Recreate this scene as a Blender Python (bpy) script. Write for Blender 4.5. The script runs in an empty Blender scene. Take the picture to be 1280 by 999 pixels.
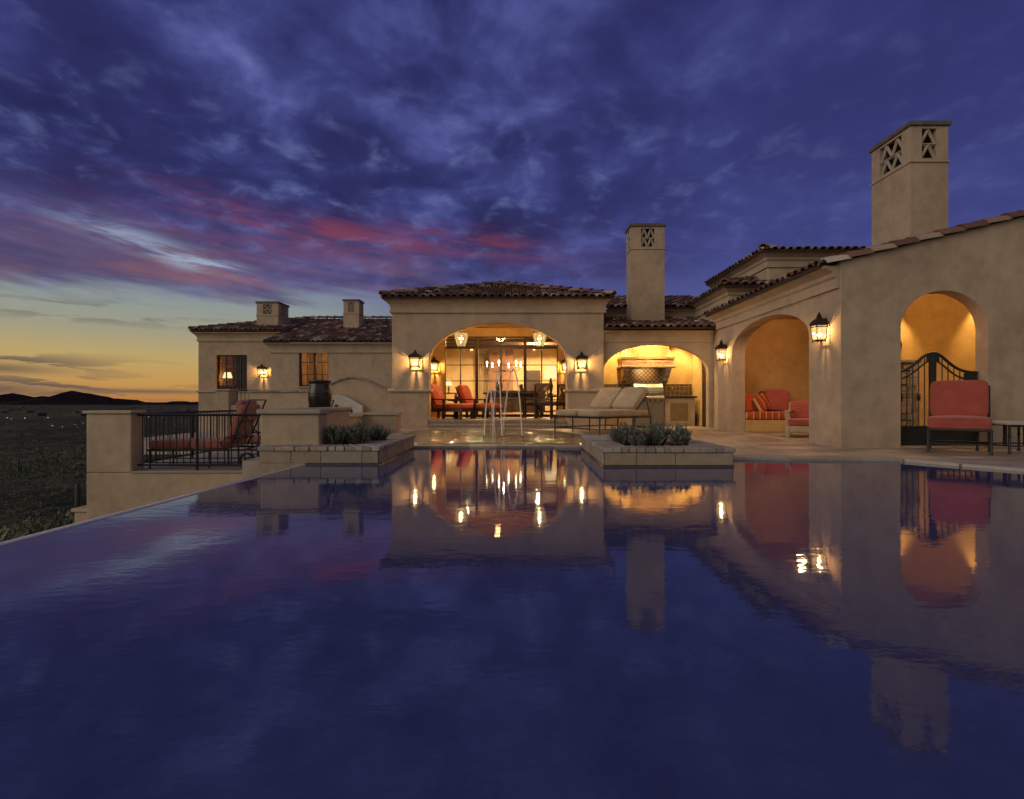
import bpy, bmesh, math, random
from math import sin, cos, pi, radians, sqrt, atan2
from mathutils import Vector, Matrix

S = bpy.context.scene
COL = S.collection
random.seed(7)
HZ = 501.0          # horizon row of the photograph (1280 px wide)
CAMZ = 0.75
FPX = 640.0
def WX(px, Y): return (px - 640.0) * Y / FPX
def WZ(py, Y): return CAMZ - (py - HZ) * Y / FPX

# ------------------------------------------------------------------ mesh builder
class MB:
    def __init__(s):
        s.v = []; s.f = []; s.sm = []; s.at = []; s.mi = []; s.m = 0
    def add(s, vs, fs, smooth=False, a=0.0):
        b = len(s.v)
        s.v.extend(tuple(p) for p in vs)
        for f in fs:
            s.f.append(tuple(i + b for i in f)); s.sm.append(smooth); s.at.append(a); s.mi.append(s.m)
        return s
    def box(s, x0, x1, y0, y1, z0, z1, M=None, a=0.0):
        vs = [(x0,y0,z0),(x1,y0,z0),(x1,y1,z0),(x0,y1,z0),(x0,y0,z1),(x1,y0,z1),(x1,y1,z1),(x0,y1,z1)]
        if M is not None: vs = [M @ Vector(p) for p in vs]
        return s.add(vs, [(0,3,2,1),(4,5,6,7),(0,1,5,4),(1,2,6,5),(2,3,7,6),(3,0,4,7)], a=a)
    def tube(s, pts, r, n=6, cap=True, a=0.0):
        pts = [Vector(p) for p in pts]
        rs = r if isinstance(r, (list, tuple)) else [r] * len(pts)
        rings = []
        for i, p in enumerate(pts):
            if i == 0: t = pts[1] - p
            elif i == len(pts) - 1: t = p - pts[i-1]
            else: t = (pts[i+1] - p).normalized() + (p - pts[i-1]).normalized()
            if t.length < 1e-9: t = Vector((0,0,1))
            t.normalize()
            ref = Vector((0,0,1)) if abs(t.z) < 0.9 else Vector((1,0,0))
            x = t.cross(ref).normalized(); y = t.cross(x).normalized()
            rings.append([p + (x * cos(2*pi*k/n) + y * sin(2*pi*k/n)) * rs[i] for k in range(n)])
        vs = [q for R in rings for q in R]; fs = []
        for i in range(len(pts) - 1):
            for k in range(n):
                fs.append((i*n+k, i*n+(k+1)%n, (i+1)*n+(k+1)%n, (i+1)*n+k))
        s.add(vs, fs, smooth=n > 4, a=a)
        if cap:
            s.add(rings[0], [tuple(range(n))], a=a); s.add(rings[-1], [tuple(reversed(range(n)))], a=a)
        return s
    def bar(s, p, q, w, h=None, a=0.0):
        # square bar from p to q
        return s.tube([p, q], (w if h is None else (w+h)/2) * 0.7071, 4, a=a)
    def lathe(s, prof, c=(0,0,0), n=20, a=0.0, smooth=True):
        vs = []; fs = []
        for (r, z) in prof:
            for k in range(n):
                an = 2*pi*k/n + pi/n
                vs.append((c[0] + r*cos(an), c[1] + r*sin(an), c[2] + z))
        for i in range(len(prof) - 1):
            for k in range(n):
                fs.append((i*n+k, i*n+(k+1)%n, (i+1)*n+(k+1)%n, (i+1)*n+k))
        return s.add(vs, fs, smooth=smooth, a=a)
    def disc(s, c, r, n=20, up=True, a=0.0):
        vs = [(c[0]+r*cos(2*pi*k/n+pi/n), c[1]+r*sin(2*pi*k/n+pi/n), c[2]) for k in range(n)]
        return s.add(vs, [tuple(range(n)) if up else tuple(reversed(range(n)))], a=a)
    def prism(s, poly, z0, z1, a=0.0):
        n = len(poly)
        vs = [(p[0], p[1], z0) for p in poly] + [(p[0], p[1], z1) for p in poly]
        fs = [tuple(reversed(range(n))), tuple(range(n, 2*n))]
        fs += [(i, (i+1) % n, n + (i+1) % n, n + i) for i in range(n)]
        return s.add(vs, fs, a=a)
    def extrude(s, poly, d, a=0.0):
        # planar 3-D polygon pushed along d
        n = len(poly); d = Vector(d)
        vs = [Vector(p) for p in poly] + [Vector(p) + d for p in poly]
        fs = [tuple(reversed(range(n))), tuple(range(n, 2*n))]
        fs += [(i, (i+1) % n, n + (i+1) % n, n + i) for i in range(n)]
        return s.add(vs, fs, a=a)
    def ball(s, c, rx, ry=None, rz=None, n=12, m=8, a=0.0, e=1.0):
        ry = rx if ry is None else ry; rz = rx if rz is None else rz
        def p(v): return math.copysign(abs(v) ** e, v)
        vs = []; fs = []
        for i in range(m + 1):
            th = pi * i / m
            for k in range(n):
                ph = 2*pi*k/n
                vs.append((c[0] + rx*p(sin(th))*p(cos(ph)), c[1] + ry*p(sin(th))*p(sin(ph)), c[2] + rz*p(cos(th))))
        for i in range(m):
            for k in range(n):
                fs.append((i*n+k, (i+1)*n+k, (i+1)*n+(k+1)%n, i*n+(k+1)%n))
        return s.add(vs, fs, smooth=True, a=a)
    def cushion(s, x0, x1, y0, y1, z0, z1, M=None, puff=0.035, e=0.32):
        # soft rounded box with a slight crown
        b = len(s.v)
        cx, cy, cz = (x0+x1)/2, (y0+y1)/2, (z0+z1)/2
        s.ball((cx,cy,cz), (x1-x0)/2, (y1-y0)/2, (z1-z0)/2, n=28, m=14, e=e)
        for i in range(b, len(s.v)):
            x, y, z = s.v[i]
            u = (x-cx)/max(1e-6,(x1-x0)/2); w = (y-cy)/max(1e-6,(y1-y0)/2); q = (z-cz)/max(1e-6,(z1-z0)/2)
            z += math.copysign(puff*(1-u*u)*(1-w*w), q)*min(1,abs(q)*2)
            p = Vector((x,y,z))
            if M is not None: p = M @ p
            s.v[i] = tuple(p)
        return s
    def build(s, name, mat, parent=None, off=None, bevel=0.0, merge=False, seg=2):
        me = bpy.data.meshes.new(name)
        vs = s.v
        if off is not None:
            ox, oy, oz = off; vs = [(p[0]-ox, p[1]-oy, p[2]-oz) for p in vs]
        me.from_pydata(vs, [], s.f)
        me.polygons.foreach_set('use_smooth', s.sm)
        at = me.attributes.new('tile_rand', 'FLOAT', 'FACE'); at.data.foreach_set('value', s.at)
        mats = mat if isinstance(mat, (list, tuple)) else [mat]
        for m in mats: me.materials.append(m)
        if len(mats) > 1: me.polygons.foreach_set('material_index', s.mi)
        if merge:
            bm = bmesh.new(); bm.from_mesh(me)
            bmesh.ops.remove_doubles(bm, verts=bm.verts, dist=1e-4)
            bmesh.ops.recalc_face_normals(bm, faces=bm.faces)
            bm.to_mesh(me); bm.free()
        me.update()
        o = bpy.data.objects.new(name, me); COL.objects.link(o)
        if parent is not None: o.parent = parent
        if bevel > 0:
            md = o.modifiers.new('bevel', 'BEVEL'); md.width = bevel; md.segments = seg
            md.limit_method = 'ANGLE'; md.angle_limit = radians(40); md.harden_normals = False
        return o

def rz(a): return Matrix.Rotation(a, 4, 'Z')
def rx(a): return Matrix.Rotation(a, 4, 'X')
def ry(a): return Matrix.Rotation(a, 4, 'Y')
def tr(x, y, z): return Matrix.Translation((x, y, z))

def thing(name, label, cat, loc=(0,0,0), rot=0.0, group=None):
    o = bpy.data.objects.new(name, None); COL.objects.link(o)
    o.empty_display_size = 0.1
    o.location = loc; o.rotation_euler = (0,0,rot)
    o['label'] = label; o['category'] = cat
    if group: o['group'] = group
    return o
def tag(o, label, cat, group=None, loc=None):
    o['label'] = label; o['category'] = cat
    if group: o['group'] = group
    return o
def struct(o, kind='structure', label=None, cat=None):
    o['kind'] = kind
    if label: o['label'] = label
    if cat: o['category'] = cat
    return o
def dup(root, loc, rot, label, scale=None):
    def cp(o, parent):
        c = o.copy(); COL.objects.link(c); c.parent = parent
        for ch in list(o.children): cp(ch, c)
        return c
    kids = list(root.children)
    r = root.copy(); COL.objects.link(r); r.parent = None
    r.location = loc; r.rotation_euler = (0,0,rot); r['label'] = label
    if scale: r.scale = scale
    for ch in kids: cp(ch, r)
    return r

# ------------------------------------------------------------------ materials
def newmat(name):
    m = bpy.data.materials.new(name); m.use_nodes = True
    nt = m.node_tree; b = nt.nodes['Principled BSDF']
    return m, nt, b
def N(nt, t, **kw):
    n = nt.nodes.new(t)
    for k, v in kw.items():
        if k in n.inputs: n.inputs[k].default_value = v
        else: setattr(n, k, v)
    return n
def ramp(nt, fac, stops, interp='LINEAR'):
    r = nt.nodes.new('ShaderNodeValToRGB'); r.color_ramp.interpolation = interp
    e = r.color_ramp.elements
    while len(e) < len(stops): e.new(0.5)
    for el, (p, c) in zip(e, stops):
        el.position = p; el.color = (c[0], c[1], c[2], 1)
    nt.links.new(fac, r.inputs[0]); return r.outputs[0]
def math_(nt, op, a, b=None, c=None, clamp=False):
    n = nt.nodes.new('ShaderNodeMath'); n.operation = op; n.use_clamp = clamp
    for i, x in enumerate((a, b, c)):
        if x is None: continue
        if isinstance(x, (int, float)): n.inputs[i].default_value = x
        else: nt.links.new(x, n.inputs[i])
    return n.outputs[0]
def mixc(nt, fac, a, b, mode='MIX'):
    n = nt.nodes.new('ShaderNodeMix'); n.data_type = 'RGBA'; n.blend_type = mode
    for s_, x in ((n.inputs[0], fac), (n.inputs[6], a), (n.inputs[7], b)):
        if isinstance(x, (int, float)): s_.default_value = x
        elif isinstance(x, (tuple, list)): s_.default_value = (x[0], x[1], x[2], 1)
        else: nt.links.new(x, s_)
    return n.outputs[2]
def smooth(nt, x, lo, hi):
    n = nt.nodes.new('ShaderNodeMapRange'); n.interpolation_type = 'SMOOTHSTEP'
    nt.links.new(x, n.inputs[0]); n.inputs[1].default_value = lo; n.inputs[2].default_value = hi
    n.inputs[3].default_value = 0; n.inputs[4].default_value = 1
    return n.outputs[0]
def noise(nt, vec, scale, detail=4, rough=0.55, dist=0.0):
    n = nt.nodes.new('ShaderNodeTexNoise'); n.inputs['Scale'].default_value = scale
    n.inputs['Detail'].default_value = detail; n.inputs['Roughness'].default_value = rough
    n.inputs['Distortion'].default_value = dist
    if vec is not None: nt.links.new(vec, n.inputs['Vector'])
    return n.outputs['Fac']
def pos(nt): return nt.nodes.new('ShaderNodeNewGeometry').outputs['Position']
def objc(nt): return nt.nodes.new('ShaderNodeTexCoord').outputs['Object']
def vscale(nt, v, s):
    n = nt.nodes.new('ShaderNodeVectorMath'); n.operation = 'MULTIPLY'
    nt.links.new(v, n.inputs[0]); n.inputs[1].default_value = s; return n.outputs[0]
def bump(nt, b, h, strength=0.3, dist=0.01):
    n = nt.nodes.new('ShaderNodeBump'); n.inputs['Strength'].default_value = strength
    n.inputs['Distance'].default_value = dist
    nt.links.new(h, n.inputs['Height']); nt.links.new(n.outputs[0], b.inputs['Normal'])

def speckled(name, c, rough=0.8, var=0.2, scale=3.0, fine=60.0, bmp=0.2, metal=0.0, space='pos', spec=0.5):
    """base colour with broad and fine natural variation and a little relief"""
    m, nt, b = newmat(name)
    v = pos(nt) if space == 'pos' else objc(nt)
    n1 = noise(nt, v, scale, 5, 0.6); n2 = noise(nt, v, fine, 3, 0.6)
    f = math_(nt, 'ADD', math_(nt, 'MULTIPLY', n1, 0.7), math_(nt, 'MULTIPLY', n2, 0.3))
    lo = tuple(x*(1-var) for x in c); hi = tuple(min(1,x*(1+var)) for x in c)
    nt.links.new(ramp(nt, f, [(0.3, lo), (0.7, hi)]), b.inputs['Base Color'])
    b.inputs['Roughness'].default_value = rough; b.inputs['Metallic'].default_value = metal
    b.inputs['Specular IOR Level'].default_value = spec
    if bmp: bump(nt, b, n2, bmp, 0.006)
    return m
def emit(name, c, s):
    m = bpy.data.materials.new(name); m.use_nodes = True; nt = m.node_tree
    nt.nodes.clear(); o = N(nt, 'ShaderNodeOutputMaterial'); e = N(nt, 'ShaderNodeEmission')
    e.inputs[0].default_value = (*c, 1); e.inputs[1].default_value = s
    nt.links.new(e.outputs[0], o.inputs[0]); return m

M = {}
# stucco: mottled hand-trowelled plaster
def stucco(name, c, var=0.28):
    m, nt, b = newmat(name)
    v = pos(nt)
    n1 = noise(nt, v, 0.9, 6, 0.62); n2 = noise(nt, v, 5.0, 5, 0.6); n3 = noise(nt, v, 55.0, 3, 0.6)
    f = math_(nt, 'ADD', math_(nt, 'MULTIPLY', n1, 0.6), math_(nt, 'MULTIPLY', n2, 0.4))
    st = noise(nt, vscale(nt, v, (1.6, 1.6, 0.22)), 2.0, 5, 0.65)      # faint rain streaks
    f = math_(nt, 'ADD', math_(nt, 'MULTIPLY', f, 0.8), math_(nt, 'MULTIPLY', st, 0.2))
    lo = tuple(x*(1-var*1.3) for x in c); hi = tuple(x*(1+var) for x in c)
    nt.links.new(ramp(nt, f, [(0.3, lo), (0.5, c), (0.7, hi)]), b.inputs['Base Color'])
    b.inputs['Roughness'].default_value = 0.9; b.inputs['Specular IOR Level'].default_value = 0.2
    h = math_(nt, 'ADD', math_(nt, 'MULTIPLY', n2, 1.0), math_(nt, 'MULTIPLY', n3, 0.25))
    bump(nt, b, h, 0.55, 0.018)
    return m
M['stucco'] = stucco('stucco', (0.435, 0.327, 0.23))
M['trim'] = stucco('trim_plaster', (0.43, 0.335, 0.235), 0.24)
M['ochre'] = stucco('ochre_plaster', (0.52, 0.33, 0.13))
M['ochre_red'] = stucco('burnt_ochre_plaster', (0.46, 0.27, 0.11))
M['cream'] = stucco('cream_plaster', (0.60, 0.46, 0.25))
M['whiteplaster'] = stucco('white_plaster', (0.50, 0.46, 0.41))
M['iron'] = speckled('wrought_iron', (0.014, 0.012, 0.011), 0.5, 0.3, 8, 90, 0.15, space='obj')
M['bronze'] = speckled('aged_bronze', (0.05, 0.032, 0.022), 0.5, 0.35, 12, 90, 0.15, 0.6, space='obj')
M['darkwood'] = speckled('dark_wood', (0.030, 0.016, 0.010), 0.5, 0.35, 6, 70, 0.15)
M['palewood'] = speckled('pale_wood', (0.42, 0.31, 0.17), 0.6, 0.2, 8, 70, 0.15, space='obj')
M['steel'] = speckled('brushed_steel', (0.30, 0.285, 0.265), 0.42, 0.06, 4, 90, 0.02, 1.0)
M['granite'] = speckled('dark_granite', (0.03, 0.028, 0.026), 0.25, 0.4, 20, 120, 0.0)
M['soil'] = speckled('soil', (0.05, 0.035, 0.024), 0.95, 0.4, 6, 60, 0.6)
M['rubber'] = speckled('black_rubber', (0.012, 0.012, 0.012), 0.7, 0.2, 6, 60, 0.1, space='obj')
M['glaze'] = speckled('dark_glazed_clay', (0.020, 0.012, 0.008), 0.22, 0.5, 6, 50, 0.08, space='obj')
def fabric(name, c, var=0.12):
    m, nt, b = newmat(name); v = objc(nt)
    n1 = noise(nt, v, 5, 4); n2 = noise(nt, v, 220, 2)
    lo = tuple(x*(1-var) for x in c); hi = tuple(x*(1+var) for x in c)
    nt.links.new(ramp(nt, n1, [(0.3, lo), (0.7, hi)]), b.inputs['Base Color'])
    b.inputs['Roughness'].default_value = 0.95; b.inputs['Specular IOR Level'].default_value = 0.15
    b.inputs['Sheen Weight'].default_value = 0.25
    bump(nt, b, math_(nt, 'ADD', math_(nt, 'MULTIPLY', noise(nt, v, 9, 3, 0.5, 1.2), 1.6), math_(nt, 'MULTIPLY', n2, 0.3)), 0.5, 0.035)
    return m
M['red'] = fabric('coral_red_fabric', (0.36, 0.078, 0.056))
M['orange'] = fabric('orange_fabric', (0.60, 0.10, 0.03))
M['dusty'] = fabric('faded_red_fabric', (0.36, 0.125, 0.095))
M['beige'] = fabric('beige_fabric', (0.44, 0.335, 0.20))
M['brownfab'] = fabric('brown_woven_fabric', (0.16, 0.09, 0.05))
M['shade'] = None
def stripes(name, a, b_, scale, axis=0):
    m, nt, b = newmat(name); v = objc(nt)
    sp = nt.nodes.new('ShaderNodeSeparateXYZ'); nt.links.new(v, sp.inputs[0])
    f = math_(nt, 'FRACT', math_(nt, 'MULTIPLY', sp.outputs[axis], scale))
    nt.links.new(ramp(nt, f, [(0.0, a), (0.55, b_), (0.72, a), (0.8, tuple(x*0.5 for x in a)), (0.9, a)], 'CONSTANT'), b.inputs['Base Color'])
    b.inputs['Roughness'].default_value = 0.95; b.inputs['Specular IOR Level'].default_value = 0.15
    bump(nt, b, noise(nt, v, 200, 2), 0.2, 0.01); return m
M['stripe'] = stripes('striped_fabric', (0.42, 0.07, 0.03), (0.55, 0.36, 0.16), 7.0)
# roof tiles: a colour for each tile
def tilemat(name):
    m, nt, b = newmat(name)
    at = nt.nodes.new('ShaderNodeAttribute'); at.attribute_name = 'tile_rand'
    c = ramp(nt, at.outputs['Fac'], [(0.0, (0.09,0.045,0.034)), (0.18, (0.15,0.07,0.05)), (0.40, (0.22,0.105,0.07)),
        (0.58, (0.15,0.10,0.08)), (0.70, (0.29,0.19,0.14)), (0.87, (0.40,0.30,0.22)), (0.95, (0.55,0.46,0.36))], 'CONSTANT')
    n1 = noise(nt, pos(nt), 14, 5, 0.65)
    c2 = mixc(nt, n1, (0.55,0.55,0.55), (1.35,1.3,1.25))
    nt.links.new(mixc(nt, 1.0, c, c2, 'MULTIPLY'), b.inputs['Base Color'])
    b.inputs['Roughness'].default_value = 0.75
    bump(nt, b, n1, 0.3, 0.01); return m
M['tile'] = tilemat('clay_barrel_tile')
M['underlay'] = speckled('dark_tile_pan', (0.05, 0.026, 0.018), 0.9, 0.4, 5, 40, 0.3)
# dressed stone blocks: a colour for each block
def blockmat(name, cols, rough=0.75):
    m, nt, b = newmat(name)
    at = nt.nodes.new('ShaderNodeAttribute'); at.attribute_name = 'tile_rand'
    k = len(cols); c = ramp(nt, at.outputs['Fac'], [(i/k, x) for i, x in enumerate(cols)], 'CONSTANT')
    n1 = noise(nt, pos(nt), 9, 6, 0.7); n2 = noise(nt, pos(nt), 45, 4, 0.65)
    c2 = mixc(nt, n1, (0.6,0.6,0.6), (1.3,1.28,1.22))
    nt.links.new(mixc(nt, 1.0, c, c2, 'MULTIPLY'), b.inputs['Base Color'])
    b.inputs['Roughness'].default_value = rough
    bump(nt, b, math_(nt, 'ADD', n1, math_(nt, 'MULTIPLY', n2, 0.5)), 0.5, 0.012); return m
M['coping'] = blockmat('stone_coping', [(0.36,0.30,0.24),(0.30,0.25,0.21),(0.42,0.37,0.31),(0.25,0.22,0.19),(0.38,0.29,0.21),(0.33,0.31,0.29)])
M['block'] = blockmat('stone_facing', [(0.34,0.26,0.18),(0.30,0.235,0.17),(0.37,0.29,0.21),(0.32,0.26,0.20)])
# paving flags
def paving(name, ca, cb, cm, w, h, wet=0.0):
    m, nt, b = newmat(name)
    v = pos(nt)
    br = nt.nodes.new('ShaderNodeTexBrick'); nt.links.new(v, br.inputs['Vector'])
    br.inputs['Color1'].default_value = (*ca,1); br.inputs['Color2'].default_value = (*cb,1); br.inputs['Mortar'].default_value = (*cm,1)
    br.inputs['Scale'].default_value = 1.0; br.inputs['Brick Width'].default_value = w; br.inputs['Row Height'].default_value = h
    br.inputs['Mortar Size'].default_value = 0.014; br.inputs['Mortar Smooth'].default_value = 0.3; br.inputs['Bias'].default_value = 0.0
    n1 = noise(nt, v, 2.2, 6, 0.65, 0.6); n2 = noise(nt, vscale(nt, v, (3, 14, 3)), 2.0, 5, 0.65)
    c2 = mixc(nt, n1, (0.5,0.5,0.5), (1.45,1.4,1.32)); c3 = mixc(nt, n2, (0.7,0.7,0.7), (1.25,1.22,1.2))
    c = mixc(nt, 1.0, br.outputs['Color'], c2, 'MULTIPLY'); c = mixc(nt, 1.0, c, c3, 'MULTIPLY')
    nt.links.new(c, b.inputs['Base Color'])
    rr = ramp(nt, n1, [(0.35, (0.28,)*3), (0.65, (0.6,)*3)] if not wet else [(0.35, (0.06,)*3), (0.7, (0.3,)*3)])
    nt.links.new(rr, b.inputs['Roughness'])
    h = math_(nt, 'ADD', math_(nt, 'MULTIPLY', br.outputs['Fac'], -0.6), math_(nt, 'MULTIPLY', n2, 0.6))
    bump(nt, b, h, 0.35, 0.012); return m
M['deck'] = paving('travertine_paving', (0.50,0.43,0.36), (0.31,0.25,0.20), (0.12,0.10,0.08), 0.75, 0.45)
M['porchfloor'] = paving('porch_tile', (0.42,0.30,0.17), (0.36,0.25,0.14), (0.2,0.15,0.09), 0.5, 0.5)
M['terrace'] = speckled('terrace_paving', (0.36,0.31,0.25), 0.7, 0.2, 2, 30, 0.2)
def brick(name, ca, cb, cm, w, h, flip='xz', offset=0.5, rough=0.6):
    m, nt, b = newmat(name); v = pos(nt)
    sp = nt.nodes.new('ShaderNodeSeparateXYZ'); nt.links.new(v, sp.inputs[0])
    cb_ = nt.nodes.new('ShaderNodeCombineXYZ')
    if flip == 'xz': nt.links.new(sp.outputs[0], cb_.inputs[0])
    else: nt.links.new(sp.outputs[1], cb_.inputs[0])
    nt.links.new(sp.outputs[2], cb_.inputs[1])
    br = nt.nodes.new('ShaderNodeTexBrick'); nt.links.new(cb_.outputs[0], br.inputs['Vector']); br.offset = offset
    br.inputs['Color1'].default_value = (*ca,1); br.inputs['Color2'].default_value = (*cb,1); br.inputs['Mortar'].default_value = (*cm,1)
    br.inputs['Scale'].default_value = 1.0; br.inputs['Brick Width'].default_value = w; br.inputs['Row Height'].default_value = h
    br.inputs['Mortar Size'].default_value = 0.007
    n1 = noise(nt, v, 12, 5, 0.6)
    nt.links.new(mixc(nt, 1.0, br.outputs['Color'], mixc(nt, n1, (0.6,)*3, (1.35,)*3), 'MULTIPLY'), b.inputs['Base Color'])
    b.inputs['Roughness'].default_value = rough
    bump(nt, b, math_(nt, 'SUBTRACT', n1, br.outputs['Fac']), 0.4, 0.01); return m
M['splash'] = brick('dark_backsplash_tile', (0.12,0.06,0.03), (0.07,0.035,0.02), (0.22,0.16,0.09), 0.13, 0.13, rough=0.3, offset=0.0)
M['stepbrick'] = brick('step_tile', (0.34,0.27,0.20), (0.24,0.18,0.13), (0.14,0.11,0.09), 0.16, 0.085)
M['firebrick'] = brick('chimney_breast_brick', (0.28,0.13,0.06), (0.2,0.09,0.045), (0.3,0.2,0.12), 0.3, 0.1)
M['hoodtile'] = brick('hood_frieze_tile', (0.55,0.34,0.14), (0.26,0.11,0.05), (0.55,0.42,0.24), 0.075, 0.075, offset=0.0, rough=0.4)
def lattice(name):
    m, nt, b = newmat(name); v = pos(nt)
    sp = nt.nodes.new('ShaderNodeSeparateXYZ'); nt.links.new(v, sp.inputs[0])
    u = math_(nt, 'MULTIPLY', math_(nt, 'ADD', sp.outputs[0], sp.outputs[2]), 8.0)
    w = math_(nt, 'MULTIPLY', math_(nt, 'SUBTRACT', sp.outputs[0], sp.outputs[2]), 8.0)
    p = math_(nt, 'PINGPONG', u, 0.5); q = math_(nt, 'PINGPONG', w, 0.5)
    d = math_(nt, 'MINIMUM', p, q)
    nt.links.new(ramp(nt, math_(nt, 'MULTIPLY', d, 2.0), [(0, (0.26,0.11,0.045)), (0.28, (0.60,0.43,0.19))], 'CONSTANT'), b.inputs['Base Color'])
    b.inputs['Roughness'].default_value = 0.4; return m
M['lattice'] = lattice('diamond_tile')
M['rubble'] = brick('rough_stone', (0.42,0.32,0.2), (0.3,0.22,0.13), (0.2,0.15,0.09), 0.26, 0.13)
# glass that really shows what is behind it
def glass(name, tint=(1,1,1), refl=0.06, rough=0.02, em=None, es=0.0, opac=0.0):
    m = bpy.data.materials.new(name); m.use_nodes = True; nt = m.node_tree; nt.nodes.clear()
    o = N(nt, 'ShaderNodeOutputMaterial'); t = N(nt, 'ShaderNodeBsdfTransparent'); g = N(nt, 'ShaderNodeBsdfGlossy')
    t.inputs[0].default_value = (*tint,1); g.inputs['Roughness'].default_value = rough
    mx = N(nt, 'ShaderNodeMixShader')
    fr = N(nt, 'ShaderNodeFresnel'); fr.inputs[0].default_value = 1.45
    f = math_(nt, 'ADD', fr.outputs[0], refl - 0.04, clamp=True)
    nt.links.new(f, mx.inputs[0]); nt.links.new(t.outputs[0], mx.inputs[1]); nt.links.new(g.outputs[0], mx.inputs[2])
    last = mx.outputs[0]
    if em:
        e = N(nt, 'ShaderNodeEmission'); e.inputs[0].default_value = (*em,1); e.inputs[1].default_value = es
        m2 = N(nt, 'ShaderNodeMixShader'); m2.inputs[0].default_value = opac
        nt.links.new(last, m2.inputs[1]); nt.links.new(e.outputs[0], m2.inputs[2]); last = m2.outputs[0]
    nt.links.new(last, o.inputs[0]); return m
M['glass'] = glass('window_glass', (0.96,0.95,0.92), 0.05)
M['seeded'] = glass('lit_seeded_glass', (0.97,0.93,0.82), 0.05, 0.1, (1.0,0.64,0.27), 1.7, 0.32)
M['bell'] = glass('lit_bell_glass', (0.97,0.92,0.8), 0.08, 0.1, (1.0,0.66,0.26), 0.9, 0.35)
M['bulb'] = emit('warm_bulb', (1.0, 0.72, 0.36), 26.0)
M['flame'] = emit('candle_bulb', (1.0, 0.74, 0.36), 30.0)
M['lampshade'] = emit('lit_lamp_shade', (1.0, 0.66, 0.30), 1.6)
M['citylight'] = emit('town_light', (1.0, 0.75, 0.55), 0.9)
def jetmat():
    m = bpy.data.materials.new('jet_water'); m.use_nodes = True; nt = m.node_tree; nt.nodes.clear()
    o = N(nt, 'ShaderNodeOutputMaterial'); t = N(nt, 'ShaderNodeBsdfTransparent')
    p = N(nt, 'ShaderNodeBsdfPrincipled'); p.inputs['Base Color'].default_value = (0.9,0.92,1.0,1); p.inputs['Roughness'].default_value = 0.25
    tl = N(nt, 'ShaderNodeBsdfTranslucent'); tl.inputs[0].default_value = (1.0,0.98,0.96,1)
    m1 = N(nt, 'ShaderNodeMixShader'); m1.inputs[0].default_value = 0.6
    nt.links.new(p.outputs[0], m1.inputs[1]); nt.links.new(tl.outputs[0], m1.inputs[2])
    m2 = N(nt, 'ShaderNodeMixShader')
    f = ramp(nt, noise(nt, vscale(nt, objc(nt), (1,1,0.25)), 60, 3, 0.6), [(0.35, (0.5,)*3), (0.65, (1.0,)*3)])
    nt.links.new(f, m2.inputs[0]); nt.links.new(t.outputs[0], m2.inputs[1]); nt.links.new(m1.outputs[0], m2.inputs[2])
    nt.links.new(m2.outputs[0], o.inputs[0]); return m
M['jet'] = jetmat()
# water of the pool
def poolwater(name, base, ior, rough, s1, s2, strength):
    m, nt, b = newmat(name); v = pos(nt)
    n0 = math_(nt, 'ADD', math_(nt, 'MULTIPLY', noise(nt, v, 6.0, 5, 0.7, 0.4), 0.6), math_(nt, 'MULTIPLY', noise(nt, v, 55.0, 3, 0.7), 0.4))
    lo = tuple(x*0.75 for x in base); hi = tuple(x*1.25 for x in base)
    nt.links.new(ramp(nt, n0, [(0.3, lo), (0.7, hi)]), b.inputs['Base Color'])
    b.inputs['Roughness'].default_value = rough; b.inputs['IOR'].default_value = ior
    w1 = noise(nt, vscale(nt, v, (0.8, 1.3, 1)), s1, 3, 0.5, 0.5); w2 = noise(nt, vscale(nt, v, (0.8, 1.5, 1)), s2, 3, 0.55)
    bump(nt, b, math_(nt, 'ADD', w1, math_(nt, 'MULTIPLY', w2, 0.45)), strength, 0.02)
    return m
M['water'] = poolwater('pool_water', (0.047, 0.058, 0.162), 1.66, 0.034, 2.0, 10.0, 0.065)
M['basin'] = None
def basinmat():
    m, nt, b = newmat('rippled_shallow_water'); v = pos(nt)
    n1 = noise(nt, v, 2.5, 6, 0.7, 0.8)
    nt.links.new(ramp(nt, n1, [(0.3,(0.035,0.025,0.018)),(0.5,(0.10,0.072,0.05)),(0.7,(0.24,0.185,0.135))]), b.inputs['Base Color'])
    b.inputs['Roughness'].default_value = 0.06; b.inputs['IOR'].default_value = 1.36
    w = noise(nt, vscale(nt, v, (0.55, 1.1, 1)), 2.6, 3, 0.5, 0.8)
    bump(nt, b, w, 1.0, 0.09); return m
M['basin'] = basinmat()
def leafmat(name, a, b_, c):
    m, nt, b = newmat(name)
    at = nt.nodes.new('ShaderNodeAttribute'); at.attribute_name = 'tile_rand'
    nt.links.new(ramp(nt, at.outputs['Fac'], [(0.0,a),(0.5,b_),(1.0,c)]), b.inputs['Base Color'])
    b.inputs['Roughness'].default_value = 0.65; b.inputs['Specular IOR Level'].default_value = 0.3
    return m
M['leaf'] = leafmat('grey_green_leaf', (0.13,0.15,0.105), (0.25,0.27,0.20), (0.40,0.41,0.33))
M['scrubleaf'] = leafmat('desert_leaf', (0.05,0.058,0.034), (0.10,0.11,0.065), (0.22,0.22,0.15))
M['stem'] = speckled('plant_stem', (0.06,0.05,0.03), 0.8, 0.3, 6, 60, 0.1)
M['wettile'] = speckled('dark_wet_tile', (0.07,0.06,0.055), 0.25, 0.4, 9, 40, 0.2)
M['darkcap'] = speckled('weathered_cap_stone', (0.13,0.105,0.085), 0.85, 0.45, 7, 40, 0.4)
M['vent_dark'] = speckled('dark_vent_core', (0.012,0.011,0.010), 0.95, 0.3, 6, 40, 0.2)  # near-black colour standing in for the dark inside of the chimney vents
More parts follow.
